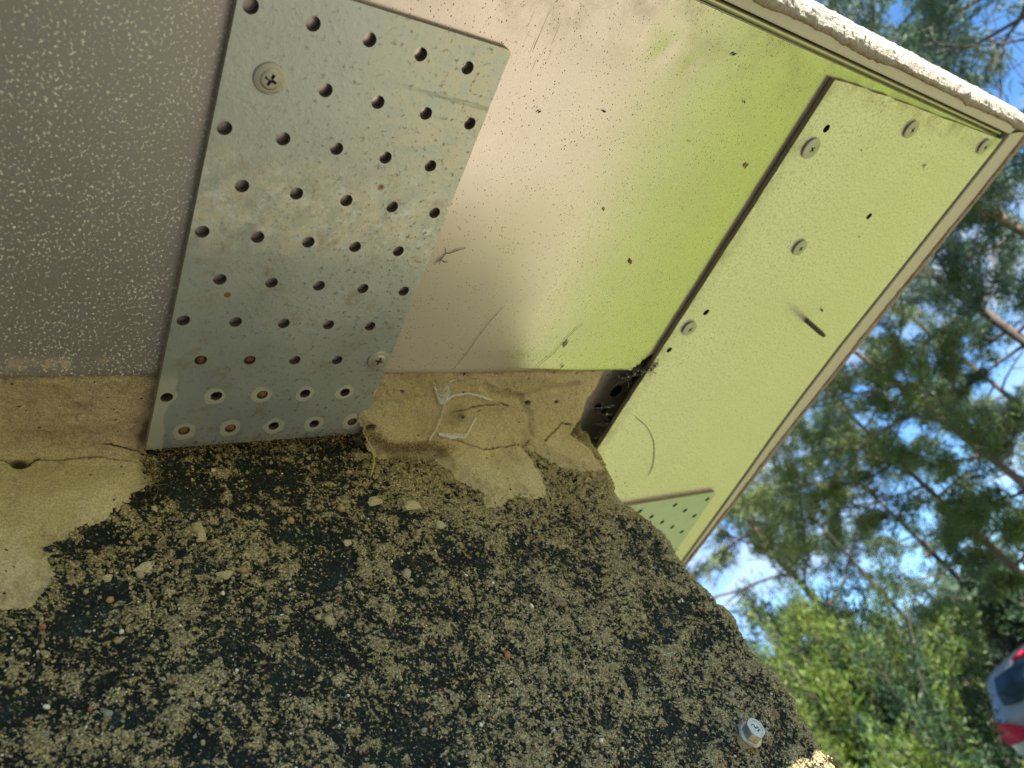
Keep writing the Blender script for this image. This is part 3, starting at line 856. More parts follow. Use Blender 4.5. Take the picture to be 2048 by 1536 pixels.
# ================================================================== THE CONCRETE PILLAR
pillar = empty('concrete_pillar', (0.1, 0.35, 0.0)); pillar['kind'] = 'thing'; tag(pillar, 'rough concrete pillar with flaking dark green paint and sand showing through', 'pillar')
SZ = [(20, 266), (5, 263), (-14, 262.5), (-27, 260), (-42, 256.5), (-55, 247.5), (-62, 245.5), (-69, 255), (-78, 262.5), (-91, 263), (-103, 260.5), (-115, 262), (-129, 265), (-137, 264.5), (-144, 268.5), (-161, 265), (-166, 263.2), (-177, 264.5), (-185, 266.2), (-194, 267), (-201, 263.5), (-209, 262), (-219, 258), (-240, 259), (-300, 262), (-1250, 262)]
SZ = SZ[::-1]
szz = np.array([p[0] for p in SZ], float); szx = np.array([p[1] for p in SZ], float)
WY = 196.0; RC = 11.0
def wall_height(x, z):
    """outward relief of the painted wall, mm, and how sandy it is"""
    big = fbm(x, z, 0, 42, 3, 1)
    mid = fbm(x, z, 0, 13, 3, 2)
    lump = fbm(x, z, 0, 5.5, 2, 3)
    sm = fbm(x, z, 0, 2.4, 2, 6)
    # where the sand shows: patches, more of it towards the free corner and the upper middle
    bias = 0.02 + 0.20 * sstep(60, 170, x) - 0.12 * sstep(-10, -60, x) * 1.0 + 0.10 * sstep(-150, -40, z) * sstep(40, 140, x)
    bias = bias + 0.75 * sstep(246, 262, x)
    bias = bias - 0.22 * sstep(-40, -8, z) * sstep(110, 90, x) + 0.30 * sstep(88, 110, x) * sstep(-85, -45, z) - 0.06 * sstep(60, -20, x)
    wx = x + 1.1 * fbm(x, z, 0, 4.0, 3, 21); wz = z + 1.1 * fbm(x, z, 0, 4.0, 3, 22)
    dens = np.clip(0.50 + 0.9 * mid + 0.5 * fbm(x, z, 0, 60, 2, 8) + bias, 0.05, 1.0)
    b1 = blobs(wx, wz, 9.0, dens * 0.62, 0.25, 0.75, 31)
    b2 = blobs(wx, wz, 4.2, dens * 0.85, 0.22, 0.75, 32)
    b3 = blobs(x + 0.4 * (wx - x), z + 0.4 * (wz - z), 2.0, dens * 0.85, 0.2, 0.62, 33)
    b4 = blobs(x, z, 1.15, dens * 0.75, 0.22, 0.6, 34)
    bb = np.maximum(np.maximum(b1 * 1.0, b2 * 0.8), np.maximum(b3 * 0.65, b4 * 0.5))
    patch = 0.8 * mid + 0.5 * lump + 0.75 * sm + 0.6 * fbm(x, z, 0, 1.4, 2, 15) + 1.9 * bias - 0.66
    s = 0.42 + np.maximum(0.55 * bb, 0.50 * patch) + 0.30 * fbm(x, z, 0, 1.1, 2, 14) + 0.10 * sm
    s = s - 0.75 * sstep(-243, -252, z) * sstep(150, 90, x)           # dark lower left painted in for the viewer's shadow mirrored in the sheet
    crust = sstep(0.40, 0.70, s)
    h = 1.7 * big + 1.1 * mid + 0.6 * lump + 0.25 * sm + 1.0 * np.maximum(0, b1) + 0.85 * np.maximum(0, b2) + 0.55 * np.maximum(0, b3) + 0.3 * np.maximum(0, b4) + 0.4 * crust
    h = h + 0.5 * fbm(x, z, 0, 1.3, 2, 12) * (0.35 + crust)
    return h, s
zs = np.concatenate([np.arange(6.0, -246, -0.55), np.arange(-246.5, -260, -1.0), np.linspace(-262, -1252, 60)])
sx = np.concatenate([np.linspace(-330, -80, 26)[:-1], np.arange(-80, 292, 0.55), np.linspace(293, 560, 24)])
Sg, Zg = np.meshgrid(sx, zs)
xc = np.interp(Zg, szz, szx)
S0 = 262.0 - RC                                                       # arc length where the corner starts on a straight corner
arcL = RC * math.pi / 2
th = np.clip((Sg - S0) / RC, 0, math.pi / 2)
Xg = np.where(Sg < S0, Sg + (xc - 262.0) * sstep(150, S0, Sg), (xc - RC) + RC * np.sin(th))
Yg = np.where(Sg < S0 + arcL, WY + RC * (1 - np.cos(th)), WY + RC + (Sg - S0 - arcL))
NX = np.sin(th); NY = -np.cos(th)
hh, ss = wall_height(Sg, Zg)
hh = hh * (0.55 + 0.45 * sstep(275, 262, Sg))
Xg = Xg + NX * hh; Yg = Yg + NY * hh
n, m = Sg.shape
idx = np.arange(n * m).reshape(n, m)
Fb = np.stack([idx[:-1, :-1], idx[1:, :-1], idx[1:, 1:], idx[:-1, 1:]], -1).reshape(-1, 4)
Wv = np.stack([Xg, Yg, Zg], -1).reshape(-1, 3) * MM + np.array([0, 0, H])
# close the top and the back with a cap
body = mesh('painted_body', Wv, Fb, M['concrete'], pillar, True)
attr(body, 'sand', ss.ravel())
q = box(-329, 205, -1250, 255, 500, 5)
mesh('rear_body', to_world(q[0]), q[1], M['core'], pillar)

def wall_point(x, z, lift=0.0):
    h, s = wall_height(np.array([float(x)]), np.array([float(z)]))
    return (x, WY - float(h[0]) - lift, z)

# --- mortar patches laid over the wall and under the sheet
def prof_fn(prof):
    pr = np.array(prof, float)
    L = np.concatenate([[0], np.cumsum(np.hypot(*np.diff(pr, axis=0).T))])
    def at(p): return np.interp(p, L, pr[:, 0]), np.interp(p, L, pr[:, 1])
    def inv(y, z):
        best = None
        for i in range(len(pr) - 1):
            a, d = pr[i], pr[i + 1] - pr[i]
            t = np.clip(((y - a[0]) * d[0] + (z - a[1]) * d[1]) / (d @ d), 0, 1)
            e = math.hypot(y - a[0] - t * d[0], z - a[1] - t * d[1])
            if best is None or e < best[0]: best = (e, L[i] + t * math.hypot(*d))
        return best[1]
    return at, inv, L[-1]
def mortar(prof, poly, xr, pr_, cracks, grooves, pits, label, seed, th=2.2):
    at, inv, Lt = prof_fn(prof)
    pol = [(x, inv(y, z)) for x, y, z in poly]
    crl = [[(x, inv(y, z)) for x, y, z in l] for l in cracks]
    grl = [[(x, inv(y, z)) for x, y, z in l] for l in grooves]
    xs = np.arange(xr[0], xr[1], 0.5); ps = np.arange(pr_[0], pr_[1], 0.5)
    X, Pp = np.meshgrid(xs, ps)
    # round the profile by averaging
    Yp = np.mean([at(np.clip(ps + d, 0, Lt))[0] for d in np.linspace(-5, 5, 11)], axis=0)
    Zp = np.mean([at(np.clip(ps + d, 0, Lt))[1] for d in np.linspace(-5, 5, 11)], axis=0)
    dy = np.gradient(Yp, ps); dz = np.gradient(Zp, ps)
    ln = np.hypot(dy, dz); ny, nz = dz / ln, -dy / ln                # outward: towards -y / -z
    sd = poly_sd(X, Pp, pol) + 2.4 * fbm(X, Pp, 0, 9, 4, seed) + 1.5 * fbm(X, Pp, 0, 2.2, 3, seed + 3)
    h = th * sstep(-0.3, 6.0, sd) - 0.9
    h = h + 1.7 * fbm(X, Pp, 0, 22, 5, seed + 1) + 0.5 * fbm(X, Pp, 0, 7, 3, seed + 2) + 0.34 * fbm(X, Pp, 0, 1.8, 3, seed + 4)
    dark = np.zeros_like(X)
    for l in crl:
        d = line_d(X + 1.2 * fbm(X, Pp, 0, 4, 4, seed + 7), Pp + 1.5 * fbm(X, Pp, 0, 4, 4, seed + 8), l)
        h -= 1.3 * (1 - sstep(0.05, 0.5, d)); dark = np.maximum(dark, 1 - sstep(0.10, 0.42, d))
        h += 0.7 * (1 - sstep(0, 5, d)) * sstep(0.3, 1.2, d)
    for l in grl:
        d = line_d(X, Pp, l) + 0.8 * fbm(X, Pp, 0, 5, 2, seed + 9)
        h -= 1.6 * (1 - sstep(0.3, 4.0, d)); dark = np.maximum(dark, 0.22 * (1 - sstep(0.0, 2.5, d)))
    for (x0, y0, z0, r0) in pits:
        p0 = inv(y0, z0)
        d = np.hypot(X - x0, (Pp - p0) * 1.3) + 0.6 * fbm(X, Pp, 0, 3, 2, seed + 11)
        h -= 2.2 * (1 - sstep(r0 * 0.4, r0, d)); dark = np.maximum(dark, 0.9 * (1 - sstep(r0 * 0.5, r0, d)))
    h -= 0.9 * np.maximum(0, fbm(X, Pp, 0, 4, 2, seed + 21) - 0.45) * 2
    dark = np.maximum(dark, 0.30 * sstep(0.10, 0.6, fbm(X, Pp, 0, 15, 5, seed + 15, 0.65)))
    Yg = Yp[:, None] + ny[:, None] * h; Zg = Zp[:, None] + nz[:, None] * h
    bh, bs = wall_height(X, Zg)                                        # thin edges follow the relief of the wall beneath
    wgt = (1 - sstep(0.0, 7.0, sd)) * sstep(-3, -12, Zg)
    Yg = Yg * (1 - wgt) + (WY - bh - 0.22 - 0.35 * sstep(0, 2, sd)) * wgt
    n, m = X.shape
    idx = np.arange(n * m).reshape(n, m)
    Fc = np.stack([idx[:-1, :-1], idx[1:, :-1], idx[1:, 1:], idx[:-1, 1:]], -1).reshape(-1, 4)
    ok = (sd.ravel()[Fc] > -0.6).all(1)
    Fc = Fc[ok]
    use = np.unique(Fc); mp = np.full(n * m, -1); mp[use] = np.arange(len(use))
    Vv = np.stack([X, Yg, Zg], -1).reshape(-1, 3)[use] * MM + np.array([0, 0, H])
    o = mesh('mortar_patch', Vv, mp[Fc], M['mortar'], pillar, True)
    attr(o, 'dark', np.clip(dark.ravel()[use], 0, 1))
    tag(o, label)
    return o
midprof = [(149, 5.6), (165, 4.0), (180, -0.5), (189, -8.5), (192, -21), (192.6, -60), (192.6, -400)]
mid_poly = [(90, 148, 8.5), (252.6, 148, 8.5), (251.5, 158, 6), (253.4, 163.5, 4.3), (249.3, 172.8, 0.9), (244.1, 185.9, -6.7), (239.1, 188.1, -8.5), (250.5, 195.0, -23.2), (247, 195.2, -37.5), (228, 195.1, -36), (214.5, 195.1, -31), (206.8, 191.0, -20), (197.5, 191.9, -17), (200.2, 193.8, -21), (199.6, 195.2, -37), (193.0, 195.4, -51), (180.8, 195.4, -53), (173.8, 195.3, -47), (155.1, 195.4, -53), (149.2, 195.4, -52), (155.1, 195.3, -44), (141.7, 195.1, -28.6), (138.3, 193.6, -18.6), (130.3, 191.7, -14.1), (104.2, 190.9, -12.2), (99.7, 186.5, -7.2), (90, 175.5, -0.2)]
crM = [[(142.6, 186.1, -6.9), (150.7, 190.1, -10.1), (165.2, 192.8, -16.6), (179.3, 192.6, -16.3), (194.0, 192.4, -15.9), (200.6, 191.4, -13.4)],
       [(211.9, 191.7, -14.1), (221.5, 189.0, -9.2), (229.5, 184.6, -5.7), (237.8, 185.6, -6.5)],
       [(148.2, 176.4, -0.6), (162.7, 174.2, 0.3), (172.6, 172.7, 0.9), (185.4, 174.2, 0.3)]]
grM = [[(193.4, 169.7, 2.1), (203.7, 180.1, -2.1), (204.7, 189.4, -9.5)], [(164.4, 161.5, 4.7), (172.8, 166.3, 3.5), (193.4, 169.7, 2.1), (210.7, 164.2, 4.2), (233.8, 162.4, 4.5)], [(110, 191, -12), (140, 192.5, -15)]]
mortar(midprof, mid_poly, (92, 258), (0, 112), crM, grM, [(113, 163, 6, 1.1), (200, 173, 1, 2.2), (100, 182, -3, 3.0), (222, 173, 1, 2.0)], 'mortar smear between the two metal sheets, cracked across', 51)
leftprof = [(149, 5.2), (188, 5.5), (193.5, 4.0), (194.5, 0), (193, -12), (192.6, -30), (192.6, -400)]
left_poly = [(-140, 148, 8), (2, 148, 8), (1, 176, 8), (-2.0, 195.8, 6), (-4.5, 198.0, -14.5), (-10.4, 197.8, -18.4), (-17.2, 197.4, -24.6), (-24.4, 197.0, -30.4), (-29.1, 197.0, -32.2), (-34.3, 197.0, -32.5), (-39.1, 197.0, -37.9), (-45.0, 197.0, -40.3), (-44.0, 196.9, -53.3), (-46.5, 196.9, -61.6), (-52.1, 196.9, -65.6), (-60.9, 196.9, -66.6), (-75, 196.9, -72), (-140, 196.9, -80)]
crL = [[(-75, 198.5, -1), (-55.9, 197.8, 2.9), (-47.8, 198.9, -1.2), (-44.0, 197.8, 2.9), (-41.4, 197.9, 2.7), (-37.1, 198.5, 1.3), (-28.2, 199.0, 0.1), (-20.7, 199.0, -0.1), (-13.5, 198.8, -2.6), (-7.0, 198.7, -5.1)], [(-20, 190, 8), (-10, 195, 7), (-4, 197, 3)]]
mortar(leftprof, left_poly, (-140, 3), (0, 132), crL, [], [(-50, 198.9, -1.2, 4.2), (-5, 198, -9, 2.0)], 'long smooth mortar bed left of the plate', 91)

# small mortar islands still stuck on the painted wall
# --- pebbles: the 300 that show largest are parts, the finer grit is one part
shapes = []
for i in range(6):
    bm = bmesh.new(); bmesh.ops.create_icosphere(bm, subdivisions=1 if i < 4 else 2, radius=1.0)
    r = random.Random(i + 60)
    for v in bm.verts: v.co *= r.uniform(0.80, 1.12)
    sc = Vector((r.uniform(0.85, 1.25), r.uniform(0.6, 0.8), r.uniform(0.7, 1.0)))
    for v in bm.verts: v.co = Vector((v.co.x * sc.x, v.co.y * sc.y, v.co.z * sc.z)) * MM
    shapes.append(bm)
peb_mesh = {}
def pebble_mesh(i, j):
    if (i, j) not in peb_mesh:
        me = bpy.data.meshes.new('pebble'); shapes[i].to_mesh(me)
        me.materials.append(PEB[j])
        me.polygons.foreach_set('use_smooth', np.ones(len(me.polygons), dtype=bool))
        peb_mesh[(i, j)] = me
    return peb_mesh[(i, j)]
pw = wloc(pillar)
rp = random.Random(5)
def sees(x, z):     # stay clear of the mortar
    if x < 2 and z > -75 and z > -75 - (x + 60) * -0.2 + (x + 50) * 0.0 - 0 and z > -22 - (-x) * 0.95: return False
    if 100 < x < 252 and z > -34: return False
    if 140 < x < 202 and z > -54: return False
    return True
cnt = 0
fixed = [(117.8, -131.6, 2.0, 3), (240.0, -198.0, 3.3, 5), (201.5, -133.5, 2.2, 0), (8, -43, 2.6, 0), (-16, -60, 2.0, 0), (21, -66, 2.0, 2)]
while cnt < 300:
    if cnt < len(fixed): x, z, r, j = fixed[cnt]
    else:
        x = rp.uniform(-70, 256); z = rp.uniform(-238, -6)
        if not sees(x, z): continue
        r = min(2.6, 0.62 + rp.expovariate(1 / 0.42))
        j = rp.choices(range(6), [36, 26, 14, 9, 8, 7])[0]
        if j in (3, 4): r = min(r, 1.25)
    p = wall_point(x, z)
    if x > 249: continue
    o = bpy.data.objects.new('pebble', pebble_mesh(rp.randrange(6), j))
    C.objects.link(o); o.parent = pillar
    w = Vector(P(p[0], p[1] - 0.02 * r, p[2])) - pw
    o.location = w; o.scale = (r, r, r)
    o.rotation_euler = (rp.uniform(-0.4, 0.4), rp.uniform(0, 6.28), rp.uniform(-0.4, 0.4))
    cnt += 1
# grit
ng = 5200
gx = rng.uniform(-75, 258, ng); gz = rng.uniform(-240, 0, ng)
okg = np.array([sees(a, b_) for a, b_ in zip(gx, gz)])
gx, gz = gx[okg], gz[okg]
gh, gs = wall_height(gx, gz)
bm = bmesh.new(); bmesh.ops.create_icosphere(bm, subdivisions=1, radius=1.0)
IV = np.array([v.co[:] for v in bm.verts]); IF = np.array([[v.index for v in f.verts] for f in bm.faces]); bm.free()
bm = bmesh.new(); bmesh.ops.create_icosphere(bm, subdivisions=0 or 1, radius=1.0); bm.free()
# plain icosahedron (20 faces)
ph_ = (1 + 5 ** 0.5) / 2
IV = np.array([(-1, ph_, 0), (1, ph_, 0), (-1, -ph_, 0), (1, -ph_, 0), (0, -1, ph_), (0, 1, ph_), (0, -1, -ph_), (0, 1, -ph_), (ph_, 0, -1), (ph_, 0, 1), (-ph_, 0, -1), (-ph_, 0, 1)]) / math.sqrt(1 + ph_ * ph_)
IF = np.array([(0, 11, 5), (0, 5, 1), (0, 1, 7), (0, 7, 10), (0, 10, 11), (1, 5, 9), (5, 11, 4), (11, 10, 2), (10, 7, 6), (7, 1, 8), (3, 9, 4), (3, 4, 2), (3, 2, 6), (3, 6, 8), (3, 8, 9), (4, 9, 5), (2, 4, 11), (6, 2, 10), (8, 6, 7), (9, 8, 1)])
N = len(gx)
rad = np.minimum(0.22 + rng.exponential(0.16, N), 0.75)
GV = IV[None] * (rad[:, None, None] * rng.uniform(0.7, 1.25, (N, 12, 1)))
GV = GV * np.array([1, 0.7, 1]) + np.stack([gx, WY - gh - 0.05, gz], 1)[:, None]
GF = (IF[None] + 12 * np.arange(N)[:, None, None]).reshape(-1, 3)
gm = np.repeat(rng.choice(6, N, p=[.42, .3, .1, .05, .07, .06]), 20)
grit = mesh('grit', GV.reshape(-1, 3) * MM + np.array([0, 0, H]), GF, PEB, pillar, True, gm)
tag(grit, kind='stuff')
# mortar crumbs stuck on the paint
mb = MB()
for i, (x, z, r, st) in enumerate([(9, -44, 3.4, (0.8, 1.5)), (-13, -57, 2.6, (1.5, 0.9)), (-27, -58, 1.8, (1, 1)), (14, -66, 2.4, (1.4, 0.8)), (93, -38, 3.2, (1.3, 0.8)), (70, -60, 2.0, (1, 1)), (-5, -28, 1.6, (1, 1.2)), (110, -45, 3.0, (1.6, 1)), (120, -58, 2.4, (1, 1))]):
    p = wall_point(x, z)
    mb.add(*[to_world(q) if k == 0 else q for k, q in enumerate(blob('c', p, r, None, None, 0.38, i, 3, st))])
cr = mb.build('mortar_crumbs', M['mortar'], pillar, True)
tag(cr, kind='stuff')

# --- hex bolt with a washer flange, its head facing out of the wall
bx, bz = 209.5, -203.0
byw = wall_point(bx, bz)[1]
bolt = empty('hex_bolt', (0, 0, 0)); bolt.parent = pillar; bolt.location = Vector(P(bx, byw, bz)) - pw
tag(bolt, 'shiny hexagon headed bolt')
def ring_loft(rings, mat, name, parent, smooth=False, axis_tilt=(0.10, 0.12)):
    """rings: list of (offset out of the wall, polygon [(x,z)])"""
    V = []; Fc = []; k = len(rings[0][1])
    for off, pol in rings:
        for (u, w) in pol: V.append(P(bx + u + off * axis_tilt[0], byw - off, bz + w + off * axis_tilt[1]))
    for i in range(len(rings) - 1):
        for j in range(k): Fc.append((i * k + j, i * k + (j + 1) % k, (i + 1) * k + (j + 1) % k, (i + 1) * k + j))
    Fc.append(tuple(range(k))); Fc.append(tuple((len(rings) - 1) * k + j for j in reversed(range(k))))
    o = mesh(name, V, Fc, mat, parent, smooth); recalc(o)
    return o
def hexp(r, n=24, ph=0.3, rnd=0.0):
    o = []
    for i in range(n):
        a = 2 * math.pi * i / n + ph
        s_ = (a - ph) % (math.pi / 3) - math.pi / 6
        rr = r * math.cos(math.pi / 6) / math.cos(s_)
        rr = rr * (1 - rnd) + r * 0.9 * rnd
        o.append((rr * math.cos(a), rr * math.sin(a)))
    return o
M['bolt'] = simple('bright_zinc_bolt', (0.40, 0.385, 0.33), 0.42, 0.7, 0.55, 420)
ring_loft([(-6, circle(0, 0, 2.9, 18)), (5.4, circle(0, 0, 2.9, 18)), (5.4, circle(0, 0, 2.6, 18))], M['hole_wall'], 'shank', bolt)
ring_loft([(-1, circle(0, 0, 3.7, 18)), (2.6, circle(0, 0, 3.6, 18)), (2.8, circle(0, 0, 3.2, 18))], M['mortar'], 'mortar_collar', bolt)
ring_loft([(4.0, circle(0, 0, 5.7, 24)), (4.5, circle(0, 0, 5.9, 24)), (5.2, circle(0, 0, 5.4, 24)), (5.3, circle(0, 0, 5.0, 24))], M['bolt'], 'washer', bolt)
ring_loft([(5.2, hexp(5.0)), (8.4, hexp(5.0)), (9.3, hexp(4.9, rnd=0.7)), (9.3, hexp(3.9, rnd=1.0)), (9.05, hexp(3.7, rnd=1.0))], M['bolt'], 'head', bolt)
mk = MB()
def bp(u, w, off=9.15): return P(bx + u + off * 0.10, byw - off, bz + w + off * 0.12)
for l in ([(-1.6, 1.6), (-0.4, 2.0), (0.2, 1.2), (-0.6, 0.4), (0.6, 0.2)], [(-0.6, 0.0), (1.2, -0.4), (1.2, 0.6)], [(-0.2, -1.0), (0.2, -1.8), (1.0, -1.0), (1.4, -1.7)]):
    mk.tube([bp(u, w) for u, w in l], 0.16 * MM, 5)
mk.build('stamped_mark', M['speck'], bolt)

# ================================================================== SMALL THINGS
# snail shell on the wall: a flat spiral whorl
sp = wall_point(159.0, -115.0)
sh = MB()
pts = []; rad = []
for i in range(70):
    t = i / 69; a = t * 2.6 * 2 * math.pi
    r = 0.35 + 2.35 * t ** 1.25
    pts.append(P(sp[0] + r * math.cos(a) * 1.1, sp[1] - 1.9 + 1.3 * t, sp[2] + r * math.sin(a) * 0.9)); rad.append((0.30 + 0.95 * t) * MM)
sh.tube(pts, rad, 10)
M['shell'] = simple('brown_snail_shell', (0.19, 0.125, 0.065), 0.4, 0, 0.4, 600)
snail = sh.build('snail_shell', M['shell'], None, True, P(*sp))
tag(snail, 'small brown spiral snail shell stuck on the sandy concrete', 'snail shell')

# dry straw hanging from the corner of the plate
st = MB()
L = [(94.0, 181.0, -5.0), (96.2, 184.5, -9.5), (97.7, 186.4, -13.5), (98.1, 188.2, -17), (97.2, 189.6, -20), (95.7, 190.7, -23), (93.2, 191.8, -27)]
st.tube([P(*p) for p in L], [0.30 * MM, 0.34 * MM, 0.36 * MM, 0.34 * MM, 0.3 * MM, 0.24 * MM, 0.12 * MM], 6)
o = st.build('straw', M['fibre_pale'], None, True, P(*L[0]))
tag(o, 'bent yellow straw hanging from the lower right corner of the plate', 'straw')

# cobwebs on the mortar: white bunched threads
def web(lines, sheets, label, off=(0, -1.4, -1.4), seed=0):
    r = random.Random(seed); w = MB()
    def wob(p, a): return (p[0] + r.gauss(0, a) + off[0], p[1] + r.gauss(0, a) + off[1], p[2] + r.gauss(0, a) + off[2])
    def sub(l, k=4):
        o = []
        for a, b_ in zip(l[:-1], l[1:]):
            for i in range(k): o.append(tuple(a[j] + (b_[j] - a[j]) * i / k for j in range(3)))
        return o + [l[-1]]
    for l, n, sprd, th in lines:
        for i in range(n):
            jit = (r.gauss(0, sprd), r.gauss(0, sprd * 0.6), r.gauss(0, sprd * 0.6))
            w.tube([P(*wob((p[0] + jit[0], p[1] + jit[1], p[2] + jit[2]), 0.16)) for p in sub(l)], th * 1.25 * MM, 3, cap=False)
    for a, b_, n in sheets:
        A, B = sub(a, 8), sub(b_, 8)
        for i in range(n):
            p, q = r.choice(A), r.choice(B)
            w.tube([P(*wob(p, 0.3)), P(*wob(tuple((p[j] + q[j]) / 2 for j in range(3)), 0.5)), P(*wob(q, 0.3))], 0.045 * MM, 3, cap=False)
    o = w.build('cobweb', M['web'], None, True, P(*lines[0][0][0]))
    return tag(o, label, 'cobweb', 'white cobwebs on the mortar')
hub = (140.6, 170.8, 1.7)
wl = [(124.8, 157.8, 5.4), (130.4, 159.3, 5.1), (135.9, 168.0, 2.8), (138.0, 171.2, 1.5), hub]
wr = [hub, (142.3, 166.8, 3.3), (141.0, 163.0, 4.5), (139.0, 160.0, 4.9)]
web([(wl, 9, 0.28, 0.10), (wr, 8, 0.3, 0.09), ([hub, (140.6, 175.0, 0.2), (139.6, 179, -2), (137.2, 184.2, -5.3), (133.2, 188.2, -8.5)], 7, 0.28, 0.09),
     ([hub, (143, 168.5, 2.6), (146.1, 166.9, 3.2), (155.8, 166.4, 3.4), (164.6, 168.3, 2.7), (171.4, 170.4, 1.8)], 9, 0.42, 0.09), ([(130.4, 159.3, 5.1), (136, 162, 4.6), (142, 158.5, 5.4), (148, 157.2, 5.6)], 2, 0.2, 0.06)],
    [(wl[1:], wr, 60), ([(137, 169, 2.2), (139, 172, 1.4)], [hub, (142, 168, 3)], 40)], 'forked white cobweb hanging just under the edge of the metal sheet', seed=3)
web([([(139.4, 185.9, -6.7), (147.5, 187.8, -8.2), (155.7, 188.4, -8.7)], 14, 0.55, 0.11), ([(155.7, 188.4, -8.7), (160.7, 183.0, -4.4), (163.3, 179.8, -1.9)], 6, 0.25, 0.09), ([(155.7, 188.4, -8.7), (156.3, 191.4, -13.2), (155.8, 193.0, -19.5)], 6, 0.25, 0.09)],
    [([(139.4, 185.9, -6.7), (155.7, 188.4, -8.7)], [(147.5, 188.8, -9.2), (157, 187, -7.5)], 50)], 'short thick white cobweb lying across the mortar crack', seed=4)

# brown tangle of fibres and dust along the lower edge of the plate
def tangle(name, pts, n, spread, seed, label, mats, ln=(3, 9), th=(0.05, 0.14), cat='debris'):
    r = random.Random(seed); w = MB()
    for i in range(n):
        k = r.randrange(len(pts) - 1); t = r.random()
        p = Vector(pts[k]).lerp(Vector(pts[k + 1]), t) + Vector((r.gauss(0, spread[0]), r.gauss(0, spread[1]), r.gauss(0, spread[2])))
        d = Vector((r.gauss(0, 1), r.gauss(0, 0.5), r.gauss(0, 0.5))).normalized()
        l = r.uniform(*ln); q = [p]
        for s_ in range(5):
            d = (d + Vector((r.gauss(0, .5), r.gauss(0, .35), r.gauss(0, .35)))).normalized()
            q.append(q[-1] + d * l / 5)
        w.tube([P(*v) for v in q], r.uniform(*th) * MM, 3, r.randrange(len(mats)), cap=False)
    for i in range(n // 2):
        k = r.randrange(len(pts) - 1); t = r.random()
        p = Vector(pts[k]).lerp(Vector(pts[k + 1]), t) + Vector((r.gauss(0, spread[0]), r.gauss(0, spread[1] * 0.8), r.gauss(0, spread[2] * 0.8)))
        s_ = r.uniform(0.15, 0.5)
        w.add([P(*(p + Vector(v[:]) * s_)) for v in IV], [tuple(f) for f in IF.tolist()], r.randrange(len(mats)))
    o = w.build(name, mats, None, True, P(*pts[0]))
    o['kind'] = 'stuff'
    return tag(o, label, cat)
tangle('debris', [(0, 189.5, -1.2), (20, 189.5, -1.5), (50, 189, -1.5), (80, 188.5, -1.5), (97, 187, -2.5)], 420, (2.5, 2.2, 1.8), 8, 'brown fibres and dust caught along the lower edge of the plate', [M['fibre'], M['fibre_pale'], M['twig']], th=(0.035, 0.10))
tangle('debris', [(97, 180, -5), (104, 187, -10), (114, 189.5, -12), (124, 189.5, -13), (134, 188.5, -12), (148, 191, -18)], 520, (2.2, 1.5, 2.0), 9, 'rust brown clump of fibres in the corner beside the plate', [M['fibre'], M['fibre'], M['leaf_dry'], M['fibre_pale']], (2, 6), (0.035, 0.10))
tangle('debris', [(-3, 192, -4), (-3, 193, -12), (-5, 194, -18)], 130, (1.3, 1.0, 1.5), 10, 'dusty fibres under the lower left corner of the plate', [M['fibre'], M['twig'], M['fibre_pale']], (2, 6), (0.035, 0.09))
tangle('debris', [(262, 154.5, 3), (275, 155, 3), (283, 148, 2)], 46, (5, 1.5, 1.5), 12, 'loose threads hanging in the dark gap by the clipped corner', [M['web'], M['fibre_pale'], M['twig']], (4, 14), (0.03, 0.07))
tangle('debris', [(281, 151, 1), (286, 147, 0), (289, 141, -0.5)], 60, (1.2, 1.5, 0.8), 13, 'dark fluff stuck on the clipped corner of the metal sheet', [M['twig'], M['speck']], (2, 5), (0.08, 0.22))
tangle('debris', [(276, 178, 3), (279, 200, 0), (281, 222, -3)], 14, (1.2, 4, 1.5), 14, 'single pale threads stretched down across the dark gap', [M['web'], M['fibre_pale']], (8, 22), (0.03, 0.06))

# bits lying against the sheets
def curl(name, lines, th, mat, label, cat, z):
    w = MB()
    for l in lines: w.tube([P(x, y, z - 0.5) for x, y in l], [th * MM * (1 if 0 < i < len(l) - 1 else 0.55) for i in range(len(l))], 5)
    return tag(w.build(name, mat, None, True, P(*lines[0][0], z)), label, cat)
curl('twig', [[(101.7, 86.4), (102.6, 84.2), (103.9, 83.5), (105.2, 80.1), (107.2, 79.8), (109.8, 78.3), (114.3, 76.2)], [(103.9, 83.5), (104.2, 86.1)], [(103.9, 83.5), (106, 84.6), (108.3, 84.4)], [(105.2, 80.1), (103.9, 77.5)]], 0.20, M['twig'], 'tiny dark forked twig beside the right edge of the plate', 'twig', 2.95)
curl('plant_hair', [[(193.0, 150.3), (196, 144), (200.8, 137.4), (203.5, 129), (206.5, 121.2), (210.8, 115.7)]], 0.10, M['twig'], 'fine dark hair across the lower edge of the green reflecting sheet', 'hair', 2.95)
curl('plant_hair', [[(138.0, 148.2), (142, 137), (144.1, 126.5), (147, 116), (150.7, 107.1)]], 0.10, M['twig'], 'fine dark hair near the lower edge of the pink reflecting sheet', 'hair', 2.95)
curl('plant_hair', [[(300, 188), (306.1, 191.9), (318, 198), (329.3, 206.6), (340, 216), (347.8, 226.0), (354, 235), (358.7, 243.2), (361, 250), (361.3, 254.6)]], 0.24, M['twig'], 'long curved hair lying on the pale strip panel', 'hair', 0)
